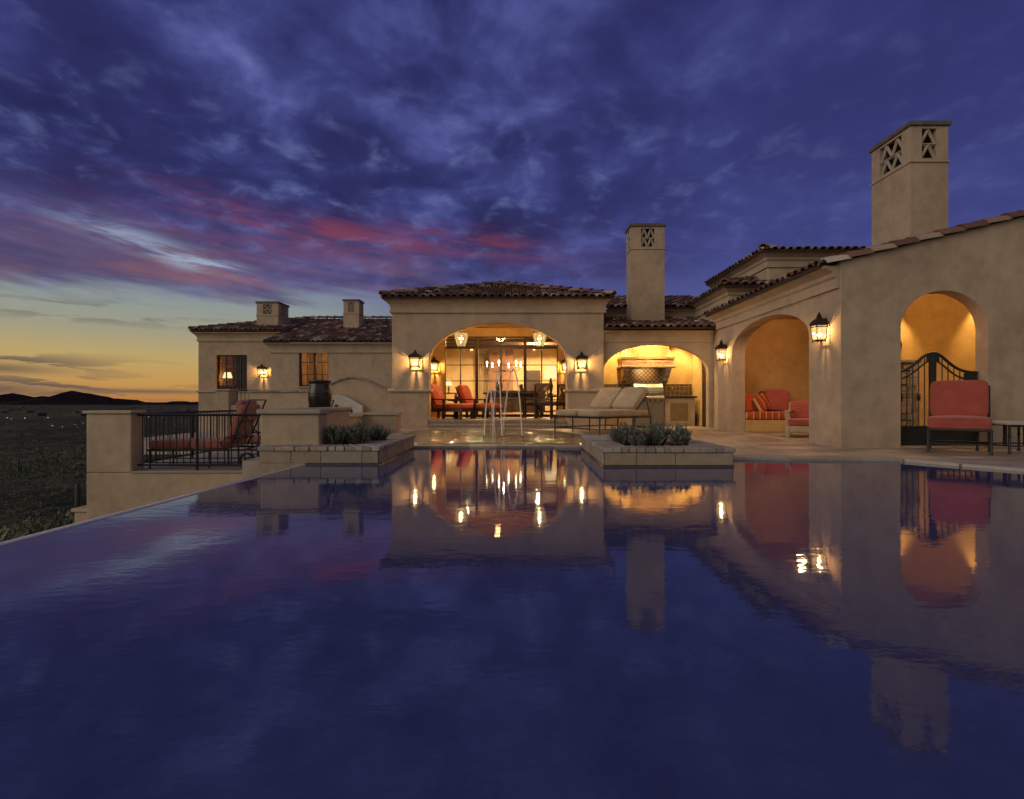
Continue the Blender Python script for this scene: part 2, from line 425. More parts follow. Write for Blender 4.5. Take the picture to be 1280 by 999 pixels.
M['petal'] = speckled('pink_petal', (0.45,0.03,0.12), 0.6, 0.2, 6, 60, 0.0)
M['cactus'] = speckled('saguaro_skin', (0.045,0.055,0.03), 0.8, 0.3, 6, 40, 0.3)

# ------------------------------------------------------------------ architectural helpers
def arch_wall(mb, O, U, Nn, u0, u1, z0, ztop, thick, ops):
    """wall in the plane O + u*U, thickness along Nn; ops: (a, b, zlow, zspring, rise). ztop number or function of u"""
    U = Vector(U); Nn = Vector(Nn); O = Vector(O)
    zt = ztop if callable(ztop) else (lambda u: ztop)
    def P(u, z, w): return O + U*u + Vector((0,0,z)) + Nn*w
    cols = []; cur = u0; ops = sorted(ops)
    def extra(op): return sorted({op[2], op[3]})
    prev = None
    F = []
    for op in ops + [None]:
        end = op[0] if op else u1
        L = [z for z in (extra(prev) if prev else []) if z > z0 + 1e-6]; R = [z for z in (extra(op) if op else []) if z > z0 + 1e-6]
        if end - cur > 1e-6:
            poly = [(cur, z0), (end, z0)] + [(end, z) for z in R] + [(end, zt(end)), (cur, zt(cur))] + [(cur, z) for z in reversed(L)]
            F.append(poly)
        if op:
            a, b, zl, zs, rise = op
            n = 28 if rise > 0 else 1
            us = [(a+b)/2 - (b-a)/2*cos(pi*k/n) for k in range(n+1)]
            zz = [zs + rise*sqrt(max(0.0, 1 - ((u-(a+b)/2)/((b-a)/2))**2)) for u in us]
            for k in range(n):
                if zl > z0 + 1e-6: F.append([(us[k], z0), (us[k+1], z0), (us[k+1], zl), (us[k], zl)])
                F.append([(us[k], zz[k]), (us[k+1], zz[k+1]), (us[k+1], zt(us[k+1])), (us[k], zt(us[k]))])
                mb.add([P(us[k],zz[k],0), P(us[k+1],zz[k+1],0), P(us[k+1],zz[k+1],thick), P(us[k],zz[k],thick)], [(0,1,2,3)], smooth=rise > 0)
                if zl > z0 + 1e-6:
                    mb.add([P(us[k],zl,0), P(us[k+1],zl,0), P(us[k+1],zl,thick), P(us[k],zl,thick)], [(3,2,1,0)])
            for u in (a, b):
                mb.add([P(u,zl,0), P(u,zs,0), P(u,zs,thick), P(u,zl,thick)], [(0,1,2,3)])
            cur = b; prev = op
    for w in (0, thick):
        for poly in F: mb.add([P(u, z, w) for u, z in poly], [tuple(range(len(poly)))])
    for u in (u0, u1): mb.add([P(u,z0,0), P(u,zt(u),0), P(u,zt(u),thick), P(u,z0,thick)], [(0,1,2,3)])
    # top
    br = [u0] + sorted(x for o in ops for x in ([o[0], o[1]])) + [u1]
    for a, b in zip(br, br[1:]):
        if b - a > 1e-6: mb.add([P(a,zt(a),0), P(b,zt(b),0), P(b,zt(b),thick), P(a,zt(a),thick)], [(0,1,2,3)])
    return mb

def sweep(mb, path, prof, z, closed_ends=True, slope=None):
    """profile (outward, dz) swept along a 2-D path; outward = right-hand side of travel"""
    n = len(path); pts = [Vector((p[0], p[1])) for p in path]
    dirs = [(pts[i+1]-pts[i]).normalized() for i in range(n-1)]
    def right(d): return Vector((d.y, -d.x))
    rings = []
    for i in range(n):
        if i == 0: m = right(dirs[0]); k = 1
        elif i == n-1: m = right(dirs[-1]); k = 1
        else:
            a, b = right(dirs[i-1]), right(dirs[i]); m = (a+b).normalized(); k = 1/max(0.3, m.dot(a))
        zz = z if not isinstance(z, (list, tuple)) else z[i]
        rings.append([(pts[i].x + m.x*k*o, pts[i].y + m.y*k*o, zz + dz) for o, dz in prof])
    k = len(prof)
    vs = [q for r in rings for q in r]; fs = []
    for i in range(n-1):
        for j in range(k):
            fs.append((i*k+j, i*k+(j+1)%k, (i+1)*k+(j+1)%k, (i+1)*k+j))
    fs.append(tuple(range(k))); fs.append(tuple(reversed(range((n-1)*k, n*k))))
    mb.add(vs, fs); return mb
def inpoly(p, poly):
    x, y = p; c = False; n = len(poly)
    for i in range(n):
        x1, y1 = poly[i]; x2, y2 = poly[(i+1) % n]
        if (y1 > y) != (y2 > y) and x < (x2-x1)*(y-y1)/(y2-y1) + x1: c = not c
    return c
def barrel(mb, p0, axis, side, nrm, L, r0, r1, lift0, a, seg=6):
    vs = []
    for t, r, l in ((0, r0, lift0), (1, r1, 0.0)):
        for k in range(seg+1):
            an = pi*k/seg
            vs.append(p0 + axis*(L*t) + side*(r*cos(an)) + nrm*(r*0.85*sin(an) + l))
    for r, l in ((r0*0.80, lift0),):   # inner lip, gives the open end a thickness
        for k in range(seg+1):
            an = pi*k/seg
            vs.append(p0 + side*(r*cos(an)) + nrm*(r*0.85*sin(an) + l - 0.004))
    K = seg+1
    fs = [(k, k+1, K+k+1, K+k) for k in range(seg)]
    mb.add(vs, fs, smooth=True, a=a)
    mb.add(vs, [(k, 2*K+k, 2*K+k+1, k+1) for k in range(seg)], a=a)
def tile_plane(mb, under, O, U, V, poly, tw=0.20, tl=0.36, rnd=None):
    """barrel tiles over polygon poly (u along the eave, v up the slope)"""
    rnd = rnd or random
    O = Vector(O); U = Vector(U).normalized(); V = Vector(V).normalized(); Nn = U.cross(V).normalized()
    if Nn.z < 0: Nn = -Nn
    us = [p[0] for p in poly]; vs = [p[1] for p in poly]
    j = 0; v = min(vs)
    while v < max(vs):
        i = 0; u = min(us) + tw/2
        while u < max(us):
            if inpoly((u, v + tl*0.5), poly) or (j == 0 and inpoly((u, v+0.02), poly)):
                jit = rnd.uniform(-0.012, 0.012); a = rnd.random()
                p0 = O + U*(u + rnd.uniform(-0.006,0.006)) + V*(v + jit - 0.02) + Nn*rnd.uniform(0.0, 0.008)
                ax = (V + U*rnd.uniform(-0.02,0.02)).normalized()
                barrel(mb, p0, ax, U, Nn, tl*1.08, tw*0.43, tw*0.36, 0.028, a)
            u += tw
        v += tl; j += 1
    pts = [O + U*p[0] + V*p[1] for p in poly]
    n = len(pts)
    under.add([p + Nn*0.015 for p in pts] + [p - Nn*0.04 for p in pts],
              [tuple(range(n)), tuple(reversed(range(n, 2*n)))] + [(i, n+i, n+(i+1) % n, (i+1) % n) for i in range(n)])
def ridge(mb, p0, p1, up=(0,0,1), r=0.11, tl=0.36, rnd=None):
    rnd = rnd or random
    p0 = Vector(p0); p1 = Vector(p1); d = p1 - p0; L = d.length; d.normalize()
    side = d.cross(Vector(up)).normalized(); nrm = side.cross(d).normalized()
    if nrm.z < 0: nrm = -nrm
    k = max(1, int(L/tl)); st = L/k
    for i in range(k):
        barrel(mb, p0 + d*(i*st) + nrm*0.03, d, side, nrm, st*1.1, r, r*0.85, 0.03, rnd.random())
COVE = [(0.0,-0.36),(0.05,-0.36),(0.055,-0.30),(0.03,-0.285),(0.04,-0.20),(0.07,-0.13),(0.12,-0.07),(0.19,-0.035),(0.20,0.0),(0.0,0.0)]
STEP2 = [(0.0,-0.34),(0.045,-0.34),(0.05,-0.19),(0.085,-0.16),(0.10,-0.10),(0.16,-0.06),(0.22,-0.03),(0.24,0.0),(0.0,0.0)]
BAND = [(0.0,-0.05),(0.05,-0.05),(0.065,-0.02),(0.06,0.0),(0.05,0.02),(0.0,0.035)]

def point(name, loc, w, c=(1.0,0.60,0.26), r=0.02):
    l = bpy.data.lights.new(name, 'POINT'); l.energy = w; l.color = c; l.shadow_soft_size = r
    o = bpy.data.objects.new(name, l); COL.objects.link(o); o.location = loc; return o
def spot(name, loc, d, w, c=(1.0,0.62,0.26), ang=70, blend=0.6, r=0.03):
    l = bpy.data.lights.new(name, 'SPOT'); l.energy = w; l.color = c; l.spot_size = radians(ang); l.spot_blend = blend; l.shadow_soft_size = r
    o = bpy.data.objects.new(name, l); COL.objects.link(o); o.location = loc
    o.rotation_euler = Vector(d).to_track_quat('-Z', 'Y').to_euler(); return o
# ------------------------------------------------------------------ camera
cam = bpy.data.cameras.new('camera'); co = bpy.data.objects.new('camera', cam); COL.objects.link(co)
co.location = (0, 0, CAMZ); co.rotation_euler = (pi/2, 0, 0)
cam.lens = 18.0; cam.sensor_width = 36.0; cam.sensor_fit = 'HORIZONTAL'
cam.shift_y = 1.5/1280.0; cam.clip_start = 0.05; cam.clip_end = 60000
S.camera = co
S.view_settings.view_transform = 'Standard'; S.view_settings.look = 'None'
S.view_settings.exposure = 0.0; S.view_settings.gamma = 1.0; S.view_settings.use_curve_mapping = False
S.render.engine = 'CYCLES'
cy = S.cycles
cy.use_denoising = True
try: cy.denoiser = 'OPENIMAGEDENOISE'
except Exception: pass
cy.use_adaptive_sampling = True; cy.adaptive_threshold = 0.02
cy.max_bounces = 8; cy.diffuse_bounces = 3; cy.glossy_bounces = 4; cy.transparent_max_bounces = 12; cy.transmission_bounces = 4
cy.sample_clamp_indirect = 4.0; cy.caustics_reflective = False; cy.caustics_refractive = False
cy.use_light_tree = True

# ------------------------------------------------------------------ dusk sky
SUN_EL, SUN_AZ = radians(14.0), radians(-122.0)      # glow from the west: left of the camera
w = bpy.data.worlds.new('World'); S.world = w; w.use_nodes = True
nt = w.node_tree; nt.nodes.clear()
out = N(nt, 'ShaderNodeOutputWorld')
sky = N(nt, 'ShaderNodeTexSky'); sky.sky_type = 'NISHITA'; sky.sun_disc = False
sky.sun_elevation = radians(-3.0); sky.sun_rotation = SUN_AZ
bg0 = N(nt, 'ShaderNodeBackground'); nt.links.new(sky.outputs[0], bg0.inputs[0]); bg0.inputs[1].default_value = 0.05
tc = N(nt, 'ShaderNodeTexCoord').outputs['Generated']
nv = N(nt, 'ShaderNodeVectorMath'); nv.operation = 'NORMALIZE'; nt.links.new(tc, nv.inputs[0]); D = nv.outputs[0]
sp = N(nt, 'ShaderNodeSeparateXYZ'); nt.links.new(D, sp.inputs[0]); dx, dy, dz = sp.outputs
el = math_(nt, 'MULTIPLY', math_(nt, 'ARCSINE', dz), 57.29578)
az = math_(nt, 'MULTIPLY', math_(nt, 'ARCTAN2', dx, dy), 57.29578)
# cloud-deck coordinates: where the view ray meets a flat layer of cloud
den = math_(nt, 'ADD', math_(nt, 'MAXIMUM', dz, 0.0), 0.24)
cxy = N(nt, 'ShaderNodeCombineXYZ')
nt.links.new(math_(nt, 'DIVIDE', dx, den), cxy.inputs[0]); nt.links.new(math_(nt, 'DIVIDE', dy, den), cxy.inputs[1])
deckv = cxy.outputs[0]
ang = N(nt, 'ShaderNodeCombineXYZ')       # azimuth / elevation (degrees) for the low streaks
nt.links.new(math_(nt, 'MULTIPLY', az, 0.05), ang.inputs[0]); nt.links.new(math_(nt, 'MULTIPLY', math_(nt, 'ADD', el, math_(nt, 'MULTIPLY', az, 0.10)), 0.36), ang.inputs[1])
angv = ang.outputs[0]
def gauss(a0, sa, e0, se, slope=0.0):
    a = math_(nt, 'DIVIDE', math_(nt, 'SUBTRACT', az, a0), sa)
    e = math_(nt, 'SUBTRACT', math_(nt, 'SUBTRACT', el, e0), math_(nt, 'MULTIPLY', math_(nt, 'SUBTRACT', az, a0), slope))
    e = math_(nt, 'DIVIDE', e, se)
    q = math_(nt, 'ADD', math_(nt, 'MULTIPLY', a, a), math_(nt, 'MULTIPLY', e, e))
    return math_(nt, 'POWER', 2.71828, math_(nt, 'MULTIPLY', q, -1.0))
E = math_(nt, 'DIVIDE', el, 90.0, clamp=True)
def eramp(stops): return ramp(nt, E, [(a/90.0, c) for a, c in stops])
left = eramp([(0, (0.46,0.20,0.055)), (1.6, (0.55,0.30,0.085)), (4.0, (0.50,0.36,0.14)), (6.5, (0.34,0.325,0.225)), (9.0, (0.27,0.31,0.30)),
              (11.5, (0.20,0.23,0.32)), (16, (0.06,0.07,0.20)), (30, (0.035,0.04,0.15)), (90, (0.02,0.022,0.09))])
right = eramp([(0, (0.13,0.13,0.25)), (9, (0.085,0.098,0.27)), (15, (0.052,0.060,0.225)), (25, (0.037,0.042,0.175)), (40, (0.022,0.023,0.115)), (90, (0.018,0.018,0.08))])
warm = smooth(nt, math_(nt, 'MULTIPLY', az, -1.0), -2.0, 26.0)
clear = mixc(nt, warm, right, left)
n1 = noise(nt, deckv, 3.2, 6, 0.53, 0.4); n2 = noise(nt, deckv, 1.3, 5, 0.52, 0.3); n3 = noise(nt, deckv, 10.0, 5, 0.55, 0.3)
f = math_(nt, 'ADD', math_(nt, 'ADD', math_(nt, 'MULTIPLY', n1, 0.55), math_(nt, 'MULTIPLY', n2, 0.30)), math_(nt, 'MULTIPLY', n3, 0.15))
ccol = ramp(nt, f, [(0.36, (0.017,0.017,0.080)), (0.46, (0.026,0.029,0.122)), (0.52, (0.042,0.049,0.186)), (0.58, (0.076,0.088,0.285)), (0.68, (0.16,0.19,0.45))])
# smoother, bluer on the right
side = smooth(nt, az, -2.0, 30.0)
cov = math_(nt, 'SUBTRACT', 1.0, math_(nt, 'MULTIPLY', side, 0.72))
wob = math_(nt, 'MULTIPLY', math_(nt, 'SUBTRACT', noise(nt, angv, 1.3, 6, 0.6, 0.3), 0.5), 7.0)
edge = smooth(nt, math_(nt, 'ADD', math_(nt, 'ADD', el, wob), math_(nt, 'MULTIPLY', math_(nt, 'ADD', az, 30.0), -0.06)), 9.2, 12.2)
col = mixc(nt, math_(nt, 'MULTIPLY', edge, cov), clear, ccol)
# low band of mauve cloud catching the last light
mv = noise(nt, angv, 1.1, 7, 0.62, 0.4)
mauve = ramp(nt, mv, [(0.34, (0.060,0.055,0.145)), (0.5, (0.125,0.085,0.165)), (0.62, (0.25,0.115,0.14)), (0.75, (0.36,0.17,0.15))])
bandm = math_(nt, 'MULTIPLY', math_(nt, 'MULTIPLY', gauss(-38, 34, 12.2, 3.6, 0.03), edge), 0.85)
col = mixc(nt, bandm, col, mauve)
# red streaks
st = noise(nt, angv, 1.7, 7, 0.65, 0.5)
stm = smooth(nt, st, 0.43, 0.60)
red = math_(nt, 'MULTIPLY', math_(nt, 'ADD', math_(nt, 'ADD', gauss(-19, 13, 17.3, 1.25, -0.11), gauss(-4, 8, 17.3, 1.2, -0.14)),
            math_(nt, 'MULTIPLY', gauss(-26, 14, 15.8, 2.6, 0.0), 0.5)), math_(nt, 'ADD', math_(nt, 'MULTIPLY', stm, 0.55), 0.10), clamp=True)
col = mixc(nt, red, col, (0.215,0.046,0.090))
# bright rift
rift = math_(nt, 'MULTIPLY', math_(nt, 'ADD', math_(nt, 'MULTIPLY', gauss(-36, 5.5, 14.2, 0.9, -0.20), 0.75), math_(nt, 'MULTIPLY', gauss(-31, 3.0, 12.8, 0.65, -0.05), 1.0)), math_(nt, 'ADD', smooth(nt, noise(nt, angv, 3.2, 7, 0.65, 0.4), 0.38, 0.62), 0.12), clamp=True)
col = mixc(nt, math_(nt, 'MULTIPLY', rift, 0.72), col, (0.36,0.47,0.64))
hi = math_(nt, 'MULTIPLY', gauss(-22, 60, 22, 9, 0.0), smooth(nt, n3, 0.50, 0.80))
col = mixc(nt, math_(nt, 'MULTIPLY', hi, 0.35), col, (0.20,0.25,0.48))
# thin dark bars low over the horizon
lv = N(nt, 'ShaderNodeCombineXYZ'); nt.links.new(math_(nt, 'MULTIPLY', az, 0.11), lv.inputs[0]); nt.links.new(math_(nt, 'MULTIPLY', el, 0.95), lv.inputs[1])
ln = noise(nt, lv.outputs[0], 1.0, 6, 0.6, 0.25)
lowm = math_(nt, 'MULTIPLY', smooth(nt, ln, 0.50, 0.57), math_(nt, 'ADD', gauss(-46, 13, 1.2, 1.0, -0.02), math_(nt, 'ADD', gauss(-47, 9, 3.1, 0.8), math_(nt, 'MULTIPLY', gauss(-40, 9, 7.6, 0.9), 0.6))), clamp=True)
lowm = math_(nt, 'MAXIMUM', lowm, math_(nt, 'MULTIPLY', gauss(-36, 8, 0.85, 0.22, -0.005), 0.75))
lowm = math_(nt, 'MAXIMUM', lowm, math_(nt, 'MULTIPLY', gauss(-46, 5, 2.6, 0.45, -0.02), 0.8))
lowm = math_(nt, 'MAXIMUM', lowm, math_(nt, 'MULTIPLY', gauss(-46, 5, 0.95, 0.7, -0.03), 0.8))
col = mixc(nt, lowm, col, (0.10,0.085,0.085))
# unseen half of the sky behind the camera, made pale to light the front walls
back = smooth(nt, math_(nt, 'MULTIPLY', dy, -1.0), -0.02, 0.55)
col = mixc(nt, back, col, (0.29,0.26,0.235))
bg1 = N(nt, 'ShaderNodeBackground'); nt.links.new(col, bg1.inputs[0]); bg1.inputs[1].default_value = 1.0
ad = N(nt, 'ShaderNodeAddShader'); nt.links.new(bg0.outputs[0], ad.inputs[0]); nt.links.new(bg1.outputs[0], ad.inputs[1])
nt.links.new(ad.outputs[0], out.inputs[0])

sl = bpy.data.lights.new('sun', 'SUN'); sl.energy = 1.15; sl.angle = radians(55); sl.color = (1.0, 0.88, 0.71)
so = bpy.data.objects.new('sun', sl); COL.objects.link(so); so.location = (-20, -10, 20)
ld = Vector((sin(SUN_AZ)*cos(SUN_EL), cos(SUN_AZ)*cos(SUN_EL), sin(SUN_EL)))
so.rotation_euler = (-ld).to_track_quat('-Z', 'Y').to_euler()

# ------------------------------------------------------------------ desert ground out to the horizon
from mathutils import noise as mn
def ground_z(x, y):
    r = sqrt(x*x + y*y)
    if r < 14: z = -2.6
    elif r < 70: z = -2.6 - 0.17*(r-14)
    elif r < 400: z = -12.12 - (r-70)/330.0*15
    elif r < 4000: z = -27.12 - (r-400)/3600.0*33.9
    else: z = -61.0
    a = min(1.0, max(0.0, (r-14)/30.0))
    z += a*0.7*mn.noise(Vector((x*0.045, y*0.045, 3.1))) + a*0.25*mn.noise(Vector((x*0.2, y*0.2, 7.7)))
    if r > 60: z += min(1, (r-60)/200.0)*(1.6 if r < 2500 else 0.8)*mn.noise(Vector((x*0.006, y*0.006, 1.7)))
    return z
g = MB(); NA = 200; rr = [0.0] + [6*1.085**i for i in range(103)]
vs = []; fs = []
for i, r in enumerate(rr):
    for k in range(NA):
        an = 2*pi*k/NA; x, y = r*cos(an), r*sin(an); vs.append((x, y, ground_z(x, y)))
for i in range(len(rr)-1):
    for k in range(NA): fs.append((i*NA+k, (i+1)*NA+k, (i+1)*NA+(k+1) % NA, i*NA+(k+1) % NA))
g.add(vs, fs, smooth=True)
def groundmat():
    m, nt, b = newmat('desert_soil_and_grass'); v = pos(nt)
    a = noise(nt, v, 0.05, 6, 0.65); c = noise(nt, v, 0.9, 6, 0.7); e = noise(nt, v, 0.004, 5, 0.6)
    c1 = ramp(nt, c, [(0.35,(0.05,0.054,0.034)),(0.5,(0.11,0.11,0.07)),(0.66,(0.25,0.225,0.165))])
    c2 = ramp(nt, a, [(0.40,(0.35,0.42,0.30)),(0.6,(1.1,1.05,0.95))])
    c3 = ramp(nt, e, [(0.40,(0.5,0.5,0.55)),(0.6,(1.0,1.0,1.0))])
    nt.links.new(mixc(nt, 1.0, mixc(nt, 1.0, c1, c2, 'MULTIPLY'), c3, 'MULTIPLY'), b.inputs['Base Color'])
    b.inputs['Roughness'].default_value = 0.95; b.inputs['Specular IOR Level'].default_value = 0.05
    bump(nt, b, c, 0.6, 0.2); return m
struct(g.build('ground', groundmat()))
# far mountains: two ridges with real depth
def ridge_mesh(name, prof, dist, depth, mat, base, seed):
    mb = MB(); vs = []; fs = []
    # refine the profile
    P = []
    for (a, h), (b, h2) in zip(prof, prof[1:]):
        k = max(2, int((b-a)/1.2))
        for i in range(k):
            t = i/k; P.append((a+(b-a)*t, h+(h2-h)*t))
    P.append(prof[-1]); R = 7
    for i, (px, hp) in enumerate(P):
        an = math.atan((px-640)/640.0); yd = dist
        x = (px-640)/640.0*yd; top = CAMZ + hp*yd/640.0
        top += 38*mn.noise(Vector((px*0.13, seed, 0)))+240*(0.2-abs(mn.noise(Vector((px*0.19, seed, 2)))))+110*mn.noise(Vector((px*0.8, seed, 5)))
        for j in range(-R, R+1):
            t = abs(j)/R; fall = (1-t)**1.15
            z = base + (top-base)*fall + (1-fall)*fall*220*mn.noise(Vector((px*0.09+seed, j*0.5, 4)))
            vs.append((x*(1+0.0), yd + j/R*depth, z))
    K = 2*R+1
    for i in range(len(P)-1):
        for j in range(K-1): fs.append((i*K+j, (i+1)*K+j, (i+1)*K+j+1, i*K+j+1))
    mb.add(vs, fs, smooth=False)
    return struct(mb.build(name, mat))
mnt = speckled('dark_mountain_rock', (0.060,0.040,0.034), 0.95, 0.35, 0.004, 0.02, 0.0, spec=0.05)
mnt2 = speckled('far_mountain_rock', (0.06,0.045,0.025), 0.95, 0.2, 0.004, 0.02, 0.0, spec=0.05)
prof1 = [(-900,2),(-600,6),(-350,3),(-200,7),(-90,4),(-40,5),(0,4.6),(20,4.4),(26,2.0),(36,-3.2),(50,-4.0),(64,-2.0),(76,1.0),(86,4.0),(90,9.0),(94,6.2),(98,3.0),(104,5.6),(110,0.4),(122,-2.4),(147,-3.2),
         (166,-6.0),(190,-8.2),(211,-8.6),(220,-5.6),(228,-5.2),(243,-7.6),(270,-6.0),(300,-5),(340,-3),(400,-6),(470,-2),(560,-5),(700,-4),(850,-6),(1000,-4),(1200,-6),(1500,-3)]
ridge_mesh('mountains', prof1, 8500, 1300, mnt, -70, 1.3)
prof2 = [(-300,3),(-100,-1),(20,-4),(40,-1.5),(52,1.0),(70,0.6),(84,2.0),(120,-2.6),(132,-2.0),(160,-5.0),(190,-6.5),(215,-6.0),(250,-5),(330,-4),(420,-6)]
ridge_mesh('distant_mountains', prof2, 11500, 1500, mnt2, -70, 5.9)
# town lights in the valley: far too many to count
cl = MB(); rnd = random.Random(5)
def on_ground(px, py):
    # where the ray through a row of the horizon band meets the terrain
    lo, hi = 60.0, 7000.0
    for _ in range(40):
        m = (lo+hi)/2
        if HZ - (ground_z(WX(px, m), m) - CAMZ)*FPX/m > py: lo = m
        else: hi = m
    return lo
LT = [(9,524),(14,525.5),(31,524.5),(65.5,535),(78,536.5),(94,533),(97,536.5),(100,533),(104,531.5),(178,533),(186,523),(189,523.5),(196,524),(203,523.5),(60,524),(120,523),(-30,527),(-60,533),(148,526),(225,525),(262,524),(300,526),(-110,524),(-150,536)]
for px, py in LT:
    Y = on_ground(px, py); x = WX(px, Y); r = Y*rnd.choice([0.0004,0.0005,0.0008])
    cl.ball((x, Y, ground_z(x, Y)+r+2), r*rnd.uniform(1,2.2), r, r*0.8, n=6, m=4)
struct(cl.build('town_lights', M['citylight']), 'stuff', 'scattered warm lights of the town in the dark valley', 'lights')
tw = MB()
for i in range(60):
    px = rnd.uniform(-120, 330); Y = rnd.uniform(1200, 5200); x = WX(px, Y); s_ = rnd.uniform(8, 22)
    tw.box(x-s_, x+s_*rnd.uniform(0.6,2.2), Y-s_, Y+s_, ground_z(x,Y)-4, ground_z(x,Y)+rnd.uniform(4,9))
struct(tw.build('town', speckled('town_walls', (0.07,0.06,0.055), 0.9, 0.4, 0.01, 0.05, 0)), 'stuff', 'low houses of the far town in the valley', 'town')

# desert plants
def bush(mb, c, r, h, k, rnd, leaf=0.06):
    for i in range(k):
        a = rnd.uniform(0, 2*pi); q = rnd.random()**0.5; hh = rnd.random()**0.7
        rad = r*q*(1-0.45*hh)
        p = Vector((c[0]+rad*cos(a), c[1]+rad*sin(a), c[2]+h*hh*(1-0.35*q)))
        d = Vector((cos(a)*q+rnd.uniform(-.5,.5), sin(a)*q+rnd.uniform(-.5,.5), 0.7)).normalized()
        s_ = d.cross(Vector((rnd.uniform(-1,1),rnd.uniform(-1,1),rnd.uniform(-1,1)))).normalized()
        l = leaf*rnd.uniform(0.6,1.5)
        mb.add([p - s_*l*0.4, p + s_*l*0.4, p + d*l*1.6 + s_*l*0.1], [(0,1,2)], a=rnd.random())
    return mb
sc = MB(); rnd = random.Random(11)
for i in range(1250):
    Y = 9 + 170*rnd.random()**1.25; px = rnd.uniform(-420, 330); x = WX(px, Y)
    if x > -7.2 and Y < 30: continue
    if -14 < x and 17 < Y < 27: continue
    r = rnd.uniform(0.3,1.05)*(1+Y/120); h = r*rnd.uniform(0.6,1.3)
    bush(sc, (x, Y, ground_z(x, Y)-0.05), r, h, 150 if Y < 45 else 70, rnd, 0.065*(1+Y/50))
for i in range(520):
    Y = 130*(6.0**rnd.random()); px = rnd.uniform(-200, 330); x = WX(px, Y); r = rnd.uniform(0.9,2.6)*(1+Y/500)
    bush(sc, (x, Y, ground_z(x, Y)-0.1), r, r*rnd.uniform(0.6,1.1), 80, rnd, 0.17*(1+Y/220))
struct(sc.build('desert_scrub', M['scrubleaf']), 'stuff', 'dark desert scrub covering the slope', 'scrub')
def saguaro(label, px, Y, h, arms, r=0.20):
    x = WX(px, Y); z = ground_z(x, Y) - 0.1
    t = thing('saguaro_cactus', label, 'cactus', (x, Y, z), 0, 'saguaro cacti on the slope')
    mb = MB(); mb.tube([(0,0,0),(0,0,h*0.5),(0,0,h*0.93),(0,0,h*0.98),(0,0,h)], [r*0.85,r,r*0.85,r*0.55,r*0.1], 12); mb.build('trunk', M['cactus'], t)
    for s_, z0, z1 in arms:
        mb = MB(); mb.tube([(0,0,z0),(s_*0.45,0,z0+0.05),(s_*0.6,0,z0+0.35),(s_*0.6,0,z1-0.1),(s_*0.6,0,z1)], [r*.6,r*.62,r*.65,r*.55,r*.08], 10); mb.build('arm', M['cactus'], t)
saguaro('tall single saguaro rising close beside the tan terrace wall', 97, 62, 3.4, [], 0.28)
saguaro('slender saguaro with one raised arm down the slope', -60, 120, 6.4, [(-1, 3.0, 5.2)], 0.32)
saguaro('small saguaro standing far out among the scrub', 23, 110, 5.0, [(1, 2.0, 3.8)], 0.24)
def desert_shrub(label, px, Y, r, seed):
    x = WX(px, Y); rn = random.Random(seed)
    t = thing('desert_shrub', label, 'shrub', (x, Y, ground_z(x, Y)-0.03), 0, 'larger desert shrubs below the pool')
    bush(MB(), (0,0,0), r, r*1.1, 420, rn, 0.075).build('foliage', M['scrubleaf'], t)
    st_ = MB()
    for k in range(7):
        a = rn.uniform(0, 6.3); st_.tube([(0,0,0),(r*.35*cos(a), r*.35*sin(a), r*.4),(r*.6*cos(a), r*.6*sin(a), r*.8)], [.02,.014,.006], 5)
    st_.build('stem', M['stem'], t)
for i, (px, Y, r, lb) in enumerate([(8, 13, 0.45, 'dark round shrub nearest the pool edge at far left'), (22, 19, 0.5, 'pale tipped shrub on the slope above the nearest one'),
        (28, 27, 0.6, 'shrub on the slope behind the pale tipped one'), (75, 17, 0.45, 'low shrub just left of the small garden wall stub'),
        (86, 23, 0.5, 'bushy shrub under the tall single saguaro'), (52, 34, 0.8, 'wide shrub halfway up the visible slope'), (12, 48, 1.0, 'large dark shrub far up the slope at the left border')]):
    desert_shrub(lb, px, Y, r, 40+i)

# ------------------------------------------------------------------ pool, lip, paving
edge_pts = [(-3.05,-5.0),(-2.64,2.64),(-2.53,4.14),(-2.40,6.12)]
wp = edge_pts + [(-1.62,6.12),(-1.62,8.3),(8.2,8.3),(8.2,-5.0)]
wm = MB(); wm.add([(x,y,0.0) for x,y in wp], [tuple(reversed(range(len(wp))))])
struct(wm.build('pool_water', M['water']))
lip = MB()
for (x0,y0),(x1,y1) in zip(edge_pts, edge_pts[1:]):
    d = Vector((x1-x0, y1-y0, 0)).normalized(); n = Vector((-d.y, d.x, 0))
    prof = [(0.0,-0.05),(0.0,0.002),(0.015,0.008),(0.045,0.008),(0.075,-0.004),(0.09,-0.05),(0.10,-2.8),(0.0,-2.8)]
    ra = [Vector((x0,y0,0)) + n*o + Vector((0,0,h)) for o,h in prof]; rb = [Vector((x1,y1,0)) + n*o + Vector((0,0,h)) for o,h in prof]
    k = len(prof); lip.add(ra+rb, [(j,(j+1)%k,k+(j+1)%k,k+j) for j in range(k)])
m_, nt_, b_ = newmat('wet_stone_lip'); b_.inputs['Base Color'].default_value = (0.60,0.55,0.52,1); b_.inputs['Roughness'].default_value = 0.10  # base lightened to stand in for the sky reflected along the wet edge
bump(nt_, b_, noise(nt_, pos(nt_), 30, 4), 0.3, 0.01)
struct(lip.build('pool_edge', m_))
DK = [(-1.60,8.1),(1.115,8.1),(1.075,6.1),(2.50,6.0),(2.60,6.50),(4.80,6.32),(5.42,5.42),(7.6,2.4),(7.6,-5.0),(24,-5.0),(24,15.2),(-3.3,15.2),(-3.3,11.2),(-3.24,6.15),(-1.60,6.15)]
dk = MB(); n = len(DK)
dk.add([(x,y,0.028) for x,y in DK], [tuple(range(n))])
